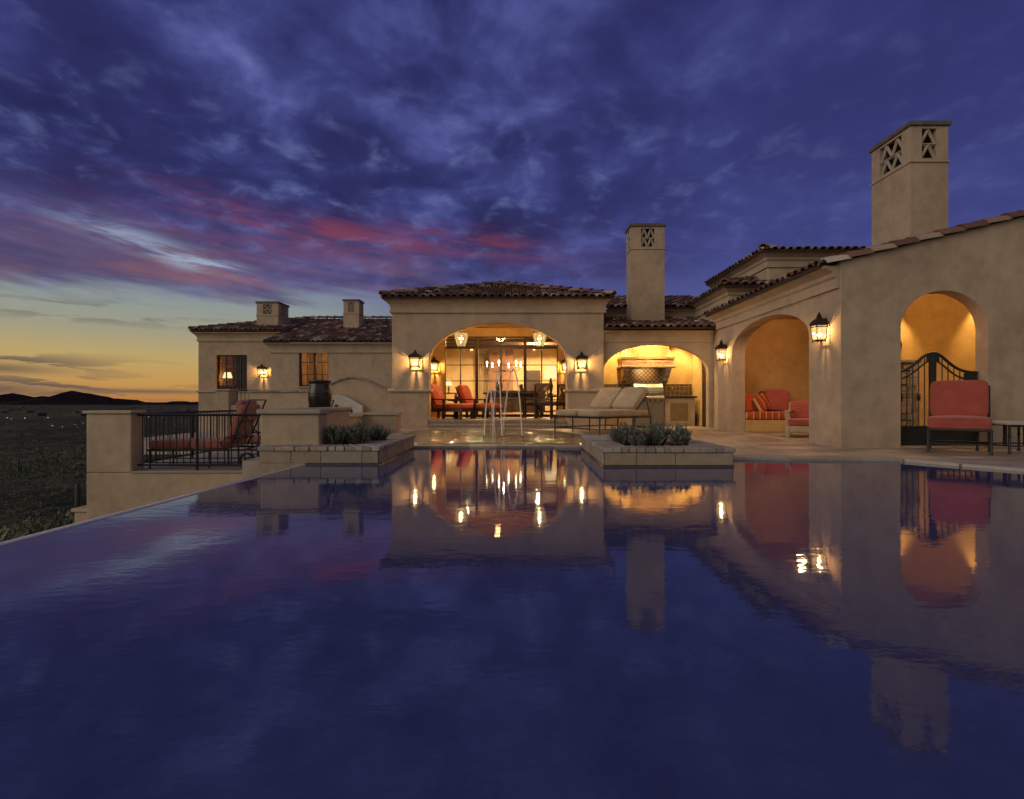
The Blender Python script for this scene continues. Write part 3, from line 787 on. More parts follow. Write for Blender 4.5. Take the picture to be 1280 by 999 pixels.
dk.add([(x,y,0.028) for x,y in DK]+[(x,y,-0.6) for x,y in DK], [(i,n+i,n+(i+1)%n,(i+1)%n) for i in range(n)])
struct(dk.build('paving', M['deck']))
# coping stones along the far edge of the pool, 4 mm proud
cp = MB(); rnd = random.Random(3)
def copings(p, q, wdt, z0, z1, L=0.42):
    p = Vector((*p,0)); q = Vector((*q,0)); d = q-p; k = max(1,int(d.length/L)); d.normalize(); nn = Vector((-d.y,d.x,0)); st_ = (q-p).length/k
    for i in range(k):
        a = p + d*(i*st_+0.004); b = p + d*((i+1)*st_-0.004)
        cp.extrude([(a.x,a.y,z0),(b.x,b.y,z0),(b.x+nn.x*wdt,b.y+nn.y*wdt,z0),(a.x+nn.x*wdt,a.y+nn.y*wdt,z0)], (0,0,z1-z0), a=rnd.random())
copings((-1.57,8.095),(1.10,8.095),0.30,-0.08,0.034)
copings((2.62,6.495),(4.80,6.315),0.30,-0.08,0.034)
copings((4.81,6.31),(5.43,5.415),0.30,-0.08,0.034)
copings((5.43,5.41),(7.6,2.4),0.30,-0.08,0.034)
struct(cp.build('pool_coping', M['coping'], bevel=0.008))
# shallow fountain basin set flush in the paving
bs = MB(); bs.add([(x,y,0.037) for x,y in [(-1.52,8.41),(1.09,8.41),(1.45,9.6),(1.5,10.8),(1.0,12.2),(0.2,12.9),(-1.2,13.05),(-2.3,12.7),(-2.45,11.2),(-1.9,9.6)]], [tuple(range(10))])
struct(bs.build('basin_water', M['basin']))
# ------------------------------------------------------------------ the villa: one building, its wings are parts
VO = (0.0, 13.6, 0.0)
villa = thing('villa', 'sprawling tan stucco villa with arches, tiled roofs and two tall chimneys', 'house', VO)
def vp(mb, name, mat, parent=None, **k): return mb.build(name, mat, parent or villa, off=VO, **k)
trnd = random.Random(21)
def tiles_obj(name, planes, ridges, parent, label=None):
    t = MB(); u = MB()
    for (O, U, V, poly) in planes: tile_plane(t, u, O, U, V, poly, rnd=trnd)
    for (p, q) in ridges: ridge(t, p, q, rnd=trnd)
    t.m = 0; base = len(t.v)
    t.v += u.v; t.f += [tuple(i+base for i in f) for f in u.f]; t.sm += u.sm; t.at += u.at; t.mi += [1]*len(u.f)
    o = t.build(name, [M['tile'], M['underlay']], parent, off=(VO if parent is villa or parent.parent is villa else parent_off(parent)))
    if label: o['label'] = label
    return o
OFFS = {}
def parent_off(p):
    while p.parent: p = p.parent
    return tuple(p.location)

# --- main hall
X0, X1, Y0 = -3.19, 2.44, 13.6
w = MB()
arch_wall(w, (0,Y0,0), (1,0,0), (0,1,0), X0, X1, -3.0, 3.45, 0.38, [(-2.21, 1.46, 0.02, 1.82, 1.0)])
arch_wall(w, (X0,0,0), (0,1,0), (1,0,0), Y0+0.38, 22.5, -3.0, 3.45, 0.3, [])
arch_wall(w, (X1-0.3,0,0), (0,1,0), (1,0,0), Y0+0.38, 22.5, -0.1, 3.45, 0.3, [])
w.box(X0, X1, 22.5, 22.8, -3, 3.45)
hall = vp(w, 'hall_wall', M['stucco'], merge=True, bevel=0.035, seg=3)
# thickened base below the ledge moulding
w = MB()
w.add([],[]); w.prism([(X0-0.05,16.0),(X0-0.05,Y0-0.05),(-2.22,Y0-0.05),(-2.22,Y0+0.002),(X0+0.002,Y0+0.002),(X0+0.002,16.0)], -0.5, 1.0)
vp(w, 'wall_base', M['stucco'], hall, bevel=0.02)
w = MB(); w.box(1.47, X1+0.05, Y0-0.05, Y0+0.002, 0.0, 1.0); vp(w, 'wall_base', M['stucco'], hall, bevel=0.02)
w = MB()
sweep(w, [(X0-0.05,15.9),(X0-0.05,Y0-0.05),(-2.20,Y0-0.05),(-2.20,Y0+0.37)], BAND, 1.03)
vp(w, 'ledge_moulding', M['trim'], hall); w = MB()
sweep(w, [(1.45,Y0+0.37),(1.45,Y0-0.05),(X1+0.05,Y0-0.05),(X1+0.05,Y0+0.6)], BAND, 1.03)
vp(w, 'ledge_moulding', M['trim'], hall)
def cornice(path, prof, z, parent, name='cornice'):
    # orient so that outward is on the right of travel, tested by the caller's order
    mb = MB(); sweep(mb, path, prof, z); return vp(mb, name, M['trim'], parent)
cornice([(X1,20),(X1,Y0),(X0,Y0),(X0,20)][::-1], COVE, 3.44, hall)
e0, e1, f0, f1 = X0-0.22, X1+0.22, Y0-0.24, 21.0
W_ = e1-e0; pt = 0.33; ez = 3.45; rh = pt*W_/2; sl_ = sqrt(1+pt*pt); H = W_/2*sl_
rid0 = (e0+W_/2, f0+W_/2, ez+rh); rid1 = (e0+W_/2, f1, ez+rh)
tiles_obj('hall_roof', [
    ((e0,f0,ez),(1,0,0),(0,1,pt),[(0,0),(W_,0),(W_/2,H)]),
    ((e0,f1,ez),(0,-1,0),(1,0,pt),[(0,0),(f1-f0,0),(f1-f0-W_/2,H),(0,H)]),
    ((e1,f0,ez),(0,1,0),(-1,0,pt),[(0,0),(f1-f0,0),(f1-f0,H),(W_/2,H)])],
    [((e0,f0,ez+0.03),rid0),((e1,f0,ez+0.03),rid0),(rid0,rid1)], villa)
# porch: floor, step, ceiling, back wall with the great window
w = MB(); w.box(X0+0.3, X1-0.3, Y0+0.37, 16.0, 0.031, 0.24); w.box(-2.20, 1.45, Y0-0.02, Y0+0.37, 0.031, 0.24)
porch = vp(w, 'porch_floor', M['porchfloor'])
w = MB(); w.box(-2.205, 1.455, Y0-0.26, Y0-0.021, 0.031, 0.12); w.box(-2.2,1.45,Y0-0.030,Y0-0.0205,0.12,0.225)
vp(w, 'step', M['stepbrick'], porch)
w = MB(); w.box(X0+0.3, X1-0.3, Y0+0.38, 16.0, 3.02, 3.1)
vp(w, 'porch_ceiling', M['ochre'])
w = MB(); arch_wall(w, (0,16.0,0), (1,0,0), (0,1,0), X0+0.3, X1-0.3, 0.0, 3.02, 0.2, [(-2.1,1.43,0.24,2.76,0)])
# ochre inner faces of the porch sides and of the back of the arch wall
w.box(X0+0.30, X0+0.315, Y0+0.385, 16.0, 0.24, 3.02); w.box(X1-0.315, X1-0.30, Y0+0.385, 16.0, 0.24, 3.02)
vp(w, 'porch_wall', M['ochre'])
fr = MB()
gx = [-2.1,-1.61,-1.10,-0.345,0.41,0.93,1.43]; thick = [0.05,0.03,0.09,0.045,0.09,0.035,0.05]
for x, t in zip(gx, thick): fr.box(x-t/2 if x>-2 else x, x+t/2 if x<1.4 else x, 16.02-t*0.4, 16.10, 0.24, 2.76)
for z, t in ((0.27,0.10),(0.78,0.03),(1.37,0.025),(1.87,0.025),(2.41,0.07),(2.735,0.05)):
    for a, b in zip(gx, gx[1:]): fr.box(a+0.012, b-0.012, 16.035, 16.085, z-t/2, z+t/2)
gw = vp(fr, 'great_window', M['darkwood'])
gl = MB()
for a, b in zip(gx, gx[1:]): gl.add([(a,16.06,0.3),(b,16.06,0.3),(b,16.06,2.73),(a,16.06,2.73)], [(0,1,2,3)])
vp(gl, 'pane', M['glass'], gw)
# the living room behind
w = MB()
w.box(-2.88,2.13,16.21,22.0,0.15,0.235)
room = vp(w, 'living_room_floor', M['porchfloor'])
w = MB(); w.box(-2.88,2.13,22.0,22.1,0.235,3.2); w.box(-2.885,-2.87,16.21,22.0,0.235,3.2); w.box(2.115,2.13,16.21,22.0,0.235,3.2)
vp(w, 'living_room_wall', M['cream'])
w = MB(); w.box(-2.88,2.13,16.21,22.0,3.15,3.2); 
vp(w, 'living_room_ceiling', M['ochre'])
w = MB()
for y in (17.0,18.1,19.2,20.3,21.4): w.box(-2.87,2.115,y-0.09,y+0.09,2.95,3.149)
vp(w, 'ceiling_beam', M['darkwood'])
w = MB(); w.box(-0.95,0.05,21.6,21.99,0.235,3.0)
cb_ = vp(w, 'chimney_breast', M['firebrick'])
w = MB(); w.box(0.62,1.22,21.93,21.99,0.235,2.05); vp(w, 'inner_door', M['darkwood'])
w = MB()
for i in range(22):
    x = -1.50+i*0.02; w.box(x, x+0.02, 21.86+0.03*sin(i*1.6), 21.90+0.03*sin(i*1.6), 0.24, 2.75)
vp(w, 'curtain', M['beige'])

# --- kitchen pavilion
KY = 13.74
w = MB(); arch_wall(w, (0,KY,0), (1,0,0), (0,1,0), X1+0.001, 5.6, -0.1, 2.62, 0.18, [(X1+0.01, 5.27, 0.03, 1.52, 0.74)])
kit = vp(w, 'kitchen_wall', M['stucco'], merge=True, bevel=0.02)
w = MB(); sweep(w, [(X1+0.004,KY),(5.39,KY)], [(0,-0.30),(0.03,-0.30),(0.035,-0.24),(0.05,-0.2),(0.07,-0.08),(0.14,-0.03),(0.15,0.0),(0,0.0)], 2.62)
vp(w, 'cornice', M['trim'], kit)
w = MB(); w.box(X1+0.002, 5.4, 15.1, 15.3, 0, 2.64); w.box(5.30,5.42,14.30,15.1,0.03,2.6); w.box(5.30,5.42,KY+0.185,14.30,2.15,2.6)
w.box(X1+0.002, X1+0.02, KY+0.185, 15.1, 0.03, 2.6)
vp(w, 'kitchen_back_wall', M['ochre'])
w = MB(); w.box(X1+0.02, 5.30, KY+0.185, 15.1, 2.58, 2.63)
vp(w, 'kitchen_ceiling', M['ochre'])
w = MB(); w.box(5.315,5.41,KY+0.185,14.30,0.03,2.15)
vp(w, 'side_door', M['darkwood'])
w = MB(); w.box(X1+0.021, 5.299, 15.085, 15.099, 0.87, 1.24)
vp(w, 'backsplash', M['splash'])
tiles_obj('kitchen_roof', [((X1+0.01,13.40,2.66),(1,0,0),(0,1,0.30),[(0,0),(5.42-X1,0),(5.42-X1,1.75),(0,1.75)])], [], villa)
# cooking hood on the back wall
w = MB()
w.add([(3.16,14.62,2.0),(4.58,14.62,2.0),(4.58,15.1,2.0),(3.16,15.1,2.0),(3.32,14.8,2.58),(4.42,14.8,2.58),(4.42,15.1,2.58),(3.32,15.1,2.58)],
      [(0,1,5,4),(1,2,6,5),(3,0,4,7),(4,5,6,7)])
hood = vp(w, 'cooking_hood', M['ochre'])
w = MB(); w.box(3.10,4.64,14.55,15.099,1.945,1.999); w.box(3.14,4.60,14.58,15.098,1.76,1.944); vp(w, 'frieze', M['hoodtile'], hood)
w = MB(); w.box(3.08,4.66,14.53,15.097,1.69,1.757); vp(w, 'shelf', M['trim'], hood, bevel=0.015)
for x in (3.20, 4.40):
    w = MB()
    prof = [(15.09,1.689),(14.58,1.689),(14.58,1.62),(14.66,1.56),(14.72,1.46),(14.82,1.42),(14.86,1.33),(14.98,1.28),(15.09,1.27)]
    w.extrude([(x,y,z) for y,z in prof], (0.14,0,0)); vp(w, 'corbel', M['trim'], hood, bevel=0.01)
w = MB(); w.box(3.27,4.47,15.07,15.084,1.245,1.689); vp(w, 'tile_panel', M['lattice'], hood)

# --- connecting block behind the wing and the raised block above it
w = MB(); w.box(5.42,9.0,12.72,15.6,0,3.53); w.box(X1+0.31,5.419,15.11,15.6,2.645,3.42)
mid = vp(w, 'connecting_wall', M['stucco'], bevel=0.02)
cornice([(5.42,15.6),(5.42,12.72),(9.0,12.72)], STEP2, 3.53, mid)
cornice([(X1+0.31,15.11),(5.42,15.11)], COVE, 3.42, mid)
tiles_obj('connecting_roof', [
    ((5.16,15.6,3.55),(0,-1,0),(1,0,0.30),[(0,0),(3.16,0),(0.16,3.13),(0,3.13)]),
    ((5.16,12.44,3.55),(1,0,0),(0,1,0.30),[(0,0),(3.8,0),(3.8,3.13),(3.0,3.13)]),
    ((X1+0.35,14.86,3.45),(1,0,0),(0,1,0.30),[(0,0),(3.4,0),(3.4,3.4),(0,3.4)])],
    [((5.16,12.44,3.57),(8.16,15.44,4.47))], villa)
w = MB(); w.box(6.55,11.0,13.1,16.6,3.0,4.50)
upp = vp(w, 'upper_wall', M['stucco'], bevel=0.02)
cornice([(6.55,16.6),(6.55,13.1),(11.0,13.1)], STEP2, 4.50, upp)
tiles_obj('upper_roof', [
    ((6.28,16.6,4.52),(0,-1,0),(1,0,0.22),[(0,0),(3.78,0),(1.78,2.05),(0,2.05)]),
    ((6.28,12.82,4.52),(1,0,0),(0,1,0.22),[(0,0),(4.6,0),(4.6,2.05),(2.0,2.05)])],
    [((6.28,12.82,4.54),(8.28,14.82,4.97))], villa)

# --- right wing with the alcove arch and the gate arch
WXs, WY0, WY1 = 5.05, 7.86, 12.56
rk = lambda x: 2.89 + 0.245*(x-WXs)
w = MB()
arch_wall(w, (0,WY0,0), (1,0,0), (0,1,0), WXs, 12.0, -0.1, rk, 0.22, [(5.97,7.31,0.031,1.86,0.58)])
arch_wall(w, (WXs,0,0), (0,1,0), (1,0,0), WY0+0.22, WY1, -0.1, 2.84, 0.30, [(8.71,11.75,0.031,1.86,0.56)])
w.box(WXs+0.3, 12.0, WY1-0.25, WY1, -0.1, 2.84)
wing = vp(w, 'wing_wall', M['stucco'], merge=True, bevel=0.045, seg=3)
cornice([(WXs,WY1),(WXs,WY0+0.03)], STEP2, 2.83, wing)
tp = 0.245; U0 = (4.78, WY1+0.12, 2.85)
tiles_obj('wing_roof', [(U0,(0,-1,0),(1,0,tp),[(0,0),(WY1+0.12-WY0-0.10,0),(WY1+0.12-WY0-0.10,7.2),(0,7.2)])], [], villa)
# verge tiles along the sloping front edge, cream and red in turn
vt = MB(); L = 0.36; dirv = Vector((1,0,tp)).normalized()
for row, (yy, up, r) in enumerate(((WY0+0.03, -0.045, 0.118),(WY0+0.22, 0.03, 0.11))):
    for i in range(20):
        p = Vector((4.80+row*0.17,yy,2.87+up)) + dirv*(i*L)
        a = [0.97,0.5,0.92,0.3,0.97,0.48,0.40,0.95,0.28][(i+row*4) % 9] if trnd.random() > 0.15 else trnd.random()
        barrel(vt, p, dirv, Vector((0,1,0)), Vector((-tp,0,1)).normalized(), L*1.06, r*1.08, r*0.92, 0.02, a, 8)
vp(vt, 'verge_tiles', M['tile'])
# alcove interior: end wall, partition, ceiling, built-in bench
w = MB()
w.box(WXs+0.30, 7.7, WY1-0.27, WY1-0.251, 0.03, 2.75)
w.extrude([(5.86,8.082,0.03),(7.60,12.289,0.03),(7.60,12.289,3.0),(5.86,8.082,3.0)], (0.07,-0.03,0))
w.box(WXs+0.301, WXs+0.312, WY0+0.23, 8.70, 0.03, 2.75); 
vp(w, 'alcove_wall', M['ochre_red'])
w = MB(); w.prism([(WXs+0.301,WY0+0.225),(5.90,WY0+0.225),(7.60,12.289),(WXs+0.301,12.289)], 2.70, 2.76); w.prism([(5.95,WY0+0.225),(10.5,WY0+0.225),(10.5,12.289),(7.68,12.289)], 3.001, 3.03)
vp(w, 'alcove_ceiling', M['ochre'])
w = MB(); w.box(WXs+0.302, 7.3, 11.70, WY1-0.271, 0.03, 0.31)
bench = vp(w, 'built_in_bench', M['ochre'], bevel=0.015)
w = MB(); w.cushion(WXs+0.31, 7.2, 11.68, 12.27, 0.312, 0.50, puff=0.01, e=0.2)
vp(w, 'bench_cushion', M['stripe'], bench)
# gate passage: faceted back wall
w = MB()
for (xa,ya),(xb,yb) in (((7.2,11.6),(8.22,10.5)),((8.22,10.5),(8.76,10.1)),((8.76,10.1),(9.75,9.3)),((9.75,9.3),(9.75,8.09))):
    w.extrude([(xa,ya,0.03),(xb,yb,0.03),(xb,yb,3.0),(xa,ya,3.0)], (0.08,0.08,0))
vp(w, 'passage_wall', M['ochre'])
w = MB()
ring = []
w.lathe([(0.0,0.02),(0.24,0.02),(0.30,0.0),(0.26,-0.03),(0.0,-0.03)], n=28)
d_ = (Vector((0,-1,0)))
Mx = tr(7.88,10.84,1.92) @ rz(radians(-47)) @ rx(pi/2)
w.v = [tuple(Mx @ Vector(p)) for p in w.v]
vp(w, 'round_plaque', M['bronze'])
w = MB()
rnd = random.Random(9)
for r_ in range(11):
    z0 = 0.03+r_*0.125; x = 6.50 - (0.06 if r_ % 2 else 0)
    while x < 7.08:
        L2 = rnd.uniform(0.16,0.3); x2 = min(x+L2, 7.14)
        w.box(x+0.004, x2-0.004, 9.0+rnd.uniform(-0.02,0.02), 9.45, z0+0.004, z0+0.12, a=rnd.random()); x = x2
w.box(6.46,7.18,8.96,9.48,1.41,1.47,a=0.6)
vp(w, 'stone_pier', M['coping'], bevel=0.012)

# --- the two tall chimneys
def chimney(x0,x1,y0,y1,z0,z1,vent_h,kx,ky,parent,off,cap=0.09,nm='chimney'):
    zc = z1-cap; zb = zc-vent_h-0.10
    t = 0.10
    w = MB(); w.box(x0,x1,y0,y1,z0,zb)
    # vented head: four corner posts, sill and lintel, open between
    fx, fy = (x1-x0)*0.30, (y1-y0)*0.22
    for xa in (x0, x1-fx):
        for ya in (y0, y1-fy): w.box(xa, xa+fx, ya, ya+fy, zb+0.001, zc)
    for (xa,xb,ya,yb) in ((x0+fx,x1-fx,y0,y0+t),(x0+fx,x1-fx,y1-t,y1),(x0,x0+t,y0+fy,y1-fy),(x1-t,x1,y0+fy,y1-fy)):
        w.box(xa,xb,ya,yb,zb+0.001,zb+0.05); w.box(xa,xb,ya,yb,zc-0.05,zc)
    c = w.build(nm, M['stucco'], parent, off=off)
    zl, zh = zb+0.05, zc-0.05
    def lat(P, L, k):
        # two courses of triangles made of clay tiles set on edge
        hm = (zl+zh)/2; g = MB()
        for (a_,b_) in ((zl+0.01,hm-0.008),(hm+0.008,zh-0.01)):
            for i in range(k):
                u0_, um, u1_ = L*i/k, L*(i+0.5)/k, L*(i+1)/k
                for (ua,za,ub,zb_) in ((u0_,a_,um,b_),(um,b_,u1_,a_)):
                    p = P(ua,za); q = P(ub,zb_); g.tube([p,q], 0.034, 4)
        g.tube([P(0,hm),P(L,hm)], 0.032, 4); g.tube([P(0,zl+.012),P(L,zl+.012)], 0.022, 4)
        g.build('vent_grille', M['coping'], c, off=off)
    Lx, Ly = x1-x0-2*fx, y1-y0-2*fy
    lat(lambda u,z: (x0+fx+u,y0+0.04,z), Lx, kx); lat(lambda u,z: (x0+fx+u,y1-0.04,z), Lx, kx)
    lat(lambda u,z: (x0+0.04,y0+fy+u,z), Ly, ky); lat(lambda u,z: (x1-0.04,y0+fy+u,z), Ly, ky)
    k = MB(); k.box(x0+t+0.05,x1-t-0.05,y0+t+0.05,y1-t-0.05,zb+0.002,zc-0.001); k.build('vent_core', M['vent_dark'], c, off=off)  # solid dark block added to close the view through the vents
    k = MB(); k.box(x0-0.04,x1+0.04,y0-0.04,y1+0.04,zc+0.001,z1); k.build('cap', M['darkcap'], c, off=off, bevel=0.015)
    r = MB(); sweep(r, [(x1,y1),(x1,y0),(x0,y0),(x0,y1),(x1,y1)][::-1], [(0,-0.02),(0.02,-0.02),(0.025,0.0),(0.02,0.015),(0,0.015)], zb)
    r.build('string_course', M['trim'], c, off=off)
    return c
c1 = chimney(7.63,8.35,9.8,10.86,3.2,6.10,0.58,1,2,villa,VO)
c1['label'] = 'taller thicker chimney at right with a vented head on two sides'
c2 = chimney(3.34,4.28,14.36,14.94,2.7,5.72,0.52,2,1,villa,VO)
c2['label'] = 'tall slim chimney over the outdoor kitchen'

# ------------------------------------------------------------------ guest wing beyond the courtyard
GO = (-8.5, 21.0, -0.4)
guest = thing('guest_house', 'low tan guest house at left with two short chimneys and a lit window', 'house', GO)
def gp(mb, name, mat, parent=None, **k): return mb.build(name, mat, parent or guest, off=GO, **k)
GA, GB, GC = -12.86, -9.22, -3.4
w = MB()
arch_wall(w, (0,21.0,0), (1,0,0), (0,1,0), GA, GB, -6.5, 3.56, 0.25, [(-12.15,-10.87,1.19,2.63,0)])
arch_wall(w, (0,19.6,0), (1,0,0), (0,1,0), GB, GC, -6.5, 2.96, 0.25, [(-8.16,-7.04,1.30,2.69,0)])
arch_wall(w, (GB,0,0), (0,1,0), (1,0,0), 19.85, 21.0, -6.5, 2.96, 0.2, [])
w.box(GA, GA+0.25, 21.25, 27.0, -3.5, 3.56); w.box(GC-0.25, GC, 19.85, 27, -6.5, 2.96); w.box(GA,GC,27.0,27.25,-3.5,3.56)
gwall = gp(w, 'guest_wall', M['stucco'], merge=True, bevel=0.03)
def gcorn(path, prof, z, nm='cornice'):
    mb = MB(); sweep(mb, path, prof, z); return gp(mb, nm, M['trim'], gwall)
gcorn([(GA,27),(GA,21.0),(GB-0.002,21.0)], COVE, 3.54)
gcorn([(GB,20.9),(GB,19.6),(GC,19.6)], COVE, 2.94)
gcorn([(GA,27),(GA,21.0),(GB-0.002,21.0)], BAND, 1.14, 'ledge_moulding')
pA = (4.62-3.60)/3.55; pB = (4.62-2.98)/4.95
def gtiles(name, planes, ridges):
    t = MB(); u = MB()
    for pl in planes: tile_plane(t, u, *pl, rnd=trnd)
    for p, q in ridges: ridge(t, p, q, rnd=trnd)
    b = len(t.v); t.v += u.v; t.f += [tuple(i+b for i in f) for f in u.f]; t.sm += u.sm; t.at += u.at; t.mi += [1]*len(u.f)
    return t.build(name, [M['tile'], M['underlay']], guest, off=GO)
lA = 3.55*sqrt(1+pA*pA); lB = 4.95*sqrt(1+pB*pB)
gtiles('guest_roof', [
    ((GA-0.22,20.75,3.60),(1,0,0),(0,1,pA),[(0,0),(3.9,0),(3.9,lA),(3.55,lA)]),
    ((GA-0.22,27.9,3.60),(0,-1,0),(1,0,pA),[(0,0),(7.15,0),(3.6,lA),(3.5,lA)]),
    ((GB-0.20,19.35,2.98),(1,0,0),(0,1,pB),[(0,0),(6.0,0),(6.0,lB),(0,lB)])],
    [((GA-0.22,20.75,3.62),(GA+3.33,24.3,4.64)),((GA+3.33,24.3,4.64),(GC,24.3,4.64))])
def low_chimney(x0,x1,y0,y1,z0,z1):
    return chimney(x0,x1,y0,y1,z0,z1,0.42,2,2,guest,GO,0.08)
low_chimney(-10.85,-9.93,21.75,22.75,3.6,4.97)['label'] = 'wider low chimney nearer the left end of the roof'
low_chimney(-7.16,-6.50,21.75,22.4,3.5,5.06)['label'] = 'narrower low chimney near the middle of the roof'
# windows
def casement(x0,x1,y,z0,z1,mull,rows,label):
    f = MB(); t = 0.06
    f.box(x0,x0+t,y,y+0.08,z0,z1); f.box(x1-t,x1,y,y+0.08,z0,z1); f.box(x0+t,x1-t,y,y+0.08,z0,z0+t); f.box(x0+t,x1-t,y,y+0.08,z1-t,z1)
    for x, tt in mull: f.box(x-tt/2,x+tt/2,y+0.01,y+0.07,z0+t,z1-t)
    for r_ in range(1,rows): 
        z = z0+(z1-z0)*r_/rows; f.box(x0+t,x1-t,y+0.02,y+0.06,z-0.012,z+0.012)
    o = gp(f, 'window', M['darkwood']); o['label'] = label
    g_ = MB(); g_.add([(x0+t,y+0.04,z0+t),(x1-t,y+0.04,z0+t),(x1-t,y+0.04,z1-t),(x0+t,y+0.04,z1-t)], [(0,1,2,3)])
    gp(g_, 'pane', M['glass'], o)
    s_ = MB(); s_.box(x0-0.05,x1+0.05,20.93 if y>20.5 else 19.53,(21.02 if y>20.5 else 19.62),z0-0.05,z0-0.002); gp(s_, 'sill', M['trim'], o)
    return o
w1 = casement(-12.15,-10.87,21.12,1.19,2.63,[(-11.80,0.03),(-11.51,0.06),(-11.2,0.03)],3,'recessed window with drawn dark curtain and a lamp inside')
w2 = casement(-8.16,-7.04,19.72,1.30,2.69,[(-7.88,0.025),(-7.60,0.10),(-7.32,0.025)],3,'double casement window glowing amber')
w = MB()
for i in range(30):
    x = -11.5+i*0.021; w.box(x,x+0.021,21.32+0.02*sin(i*1.9),21.34+0.02*sin(i*1.9),1.0,2.66)
gp(w, 'curtain', M['darkwood'], w1)
w = MB(); w.box(-12.55,-9.5,21.26,24.0,0.9,0.95); w.box(-12.55,-9.5,23.9,24.0,0.95,2.9); w.box(-12.55,-12.45,21.26,23.9,0.95,2.9); w.box(-9.6,-9.5,21.26,23.9,0.95,2.9); w.box(-12.55,-9.5,21.26,24.0,2.9,2.95)
gp(w, 'bedroom', M['ochre'])
w = MB(); w.box(-9.0,-6.0,19.86,22.5,0.5,0.55); w.box(-9.0,-6.0,22.4,22.5,0.55,2.85); w.box(-9.0,-8.9,19.86,22.4,0.55,2.85); w.box(-6.1,-6.0,19.86,22.4,0.55,2.85); w.box(-9.0,-6.0,19.86,22.5,2.85,2.9)
gp(w, 'study', M['ochre'])
point('bedroom_lamp_light', (-11.95,21.75,1.75), 14, (1.0,0.45,0.16), 0.08)
point('study_light', (-7.0,21.6,2.4), 32, (1.0,0.66,0.30), 0.1)
# ------------------------------------------------------------------ garden walls and terrace
def wall_thing(name, label, loc, cat='wall'): return thing(name, label, cat, loc)
TY = 7.8; TZ = -0.35
t = wall_thing('terrace_wall', 'tan retaining wall of the lounger terrace with a square pier at its left end', (-5, TY, -0.5))
off = tuple(t.location)
w = MB(); w.box(-6.49,-5.80,TY,TY+0.28,TZ-0.001,0.55); w.box(-6.49,-3.06,TY,TY+0.30,-3.4,TZ-0.002)
w.box(-6.49,-6.21,TY+0.301,11.6,-3.4,TZ-0.003)
w.build('wall', M['stucco'], t, off=off, bevel=0.02)
w = MB(); w.box(-6.53,-5.78,TY-0.03,TY+0.31,0.552,0.60); w.build('coping', M['trim'], t, off=off, bevel=0.012)
w = MB(); w.box(-5.797,-3.06,TY-0.02,TY+0.302,TZ,TZ+0.025); w.build('ledge', M['coping'], t, off=off, bevel=0.008)
w = MB(); w.box(-6.2,-3.06,TY+0.303,14.3,TZ-0.3,TZ); struct(w.build('terrace_floor', M['terrace']))
w = MB(); w.box(-11.5,-3.2,14.301,21.0,TZ-0.4,TZ-0.05); struct(w.build('courtyard_paving', M['terrace']))
# little stub of wall low at the left of the pier
t = wall_thing('garden_wall', 'small low wall stub with a pale cap left of the terrace pier', (-6.9, 7.9, -1.5)); off = tuple(t.location)
w = MB(); w.box(-6.80,-6.50,7.95,8.25,-3.4,-0.98); w.build('wall', M['stucco'], t, off=off, bevel=0.02)
w = MB(); w.box(-6.83,-6.495,7.92,8.28,-0.978,-0.92); w.build('coping', M['trim'], t, off=off, bevel=0.012)
# parapet between terrace and pool, turning back to the hall
t = wall_thing('parapet_wall', 'low tan wall with a stone cap between the pool planter and the terrace', (-3.1, 8, 0)); off = tuple(t.location)
w = MB(); w.box(-3.06,-2.34,6.22,6.50,-3.4,0.585); w.build('wall', M['stucco'], t, off=off, bevel=0.02)
w = MB(); w.box(-3.06,-2.78,6.501,8.8,-3.4,0.585); w.build('return_wall', M['stucco'], t, off=off, bevel=0.02)
w = MB(); w.box(-3.09,-2.31,6.18,6.53,0.587,0.645); w.box(-3.09,-2.75,6.531,8.83,0.587,0.645); w.build('coping', M['coping'], t, off=off, bevel=0.015)
t = wall_thing('courtyard_wall', 'low capped tan wall stepping back from the urn to the hall', (-3.3, 10, 0)); off = tuple(t.location)
w = MB(); w.box(-3.55,-3.30,8.95,11.4,-0.5,0.40); w.box(-3.55,-2.55,11.401,11.75,-0.5,0.42); w.build('wall', M['stucco'], t, off=off, bevel=0.02)
w = MB(); w.box(-3.58,-3.27,8.92,11.36,0.402,0.455); w.box(-3.58,-2.52,11.365,11.79,0.422,0.48); w.build('coping', M['coping'], t, off=off, bevel=0.012)
# serpentine-topped wall
t = wall_thing('curved_wall', 'serpentine topped tan garden wall with a stone edged crest behind the urn', (-5.0, 14.6, 0)); off = tuple(t.location)
def top(x):
    if x < -5.85: return 0.99
    if x < -4.55:
        q = (x+5.85)/1.30; return 0.99 + 0.40*(0.5-0.5*cos(pi*q))
    q = min(1, (x+4.55)/1.30); return 1.39 - 0.42*(0.5-0.5*cos(pi*q))
xs = [-7.50] + [-7.50+0.08*i for i in range(1,60) if -7.50+0.08*i < -3.22] + [-3.21]
w = MB()
poly = [(xs[0],14.6,-0.5),(xs[-1],14.6,-0.5)] + [(x,14.6,top(x)) for x in reversed(xs)]
w.extrude(poly, (0,0.28,0)); w.build('wall', M['stucco'], t, off=off)
w = MB(); rnd = random.Random(2)
for a, b in zip(xs, xs[1:]):
    za, zb = top(a), top(b)
    w.extrude([(a+.004,14.55,za+.003),(b-.004,14.55,zb+.003),(b-.004,14.55,zb+.06),(a+.004,14.55,za+.06)], (0,0.38,0), a=rnd.random())
w.build('coping', M['coping'], t, off=off, bevel=0.006)
w = MB(); w.box(-8.05,-7.501,14.6,14.88,-0.5,0.62); w.build('wall', M['stucco'], t, off=off, bevel=0.012)
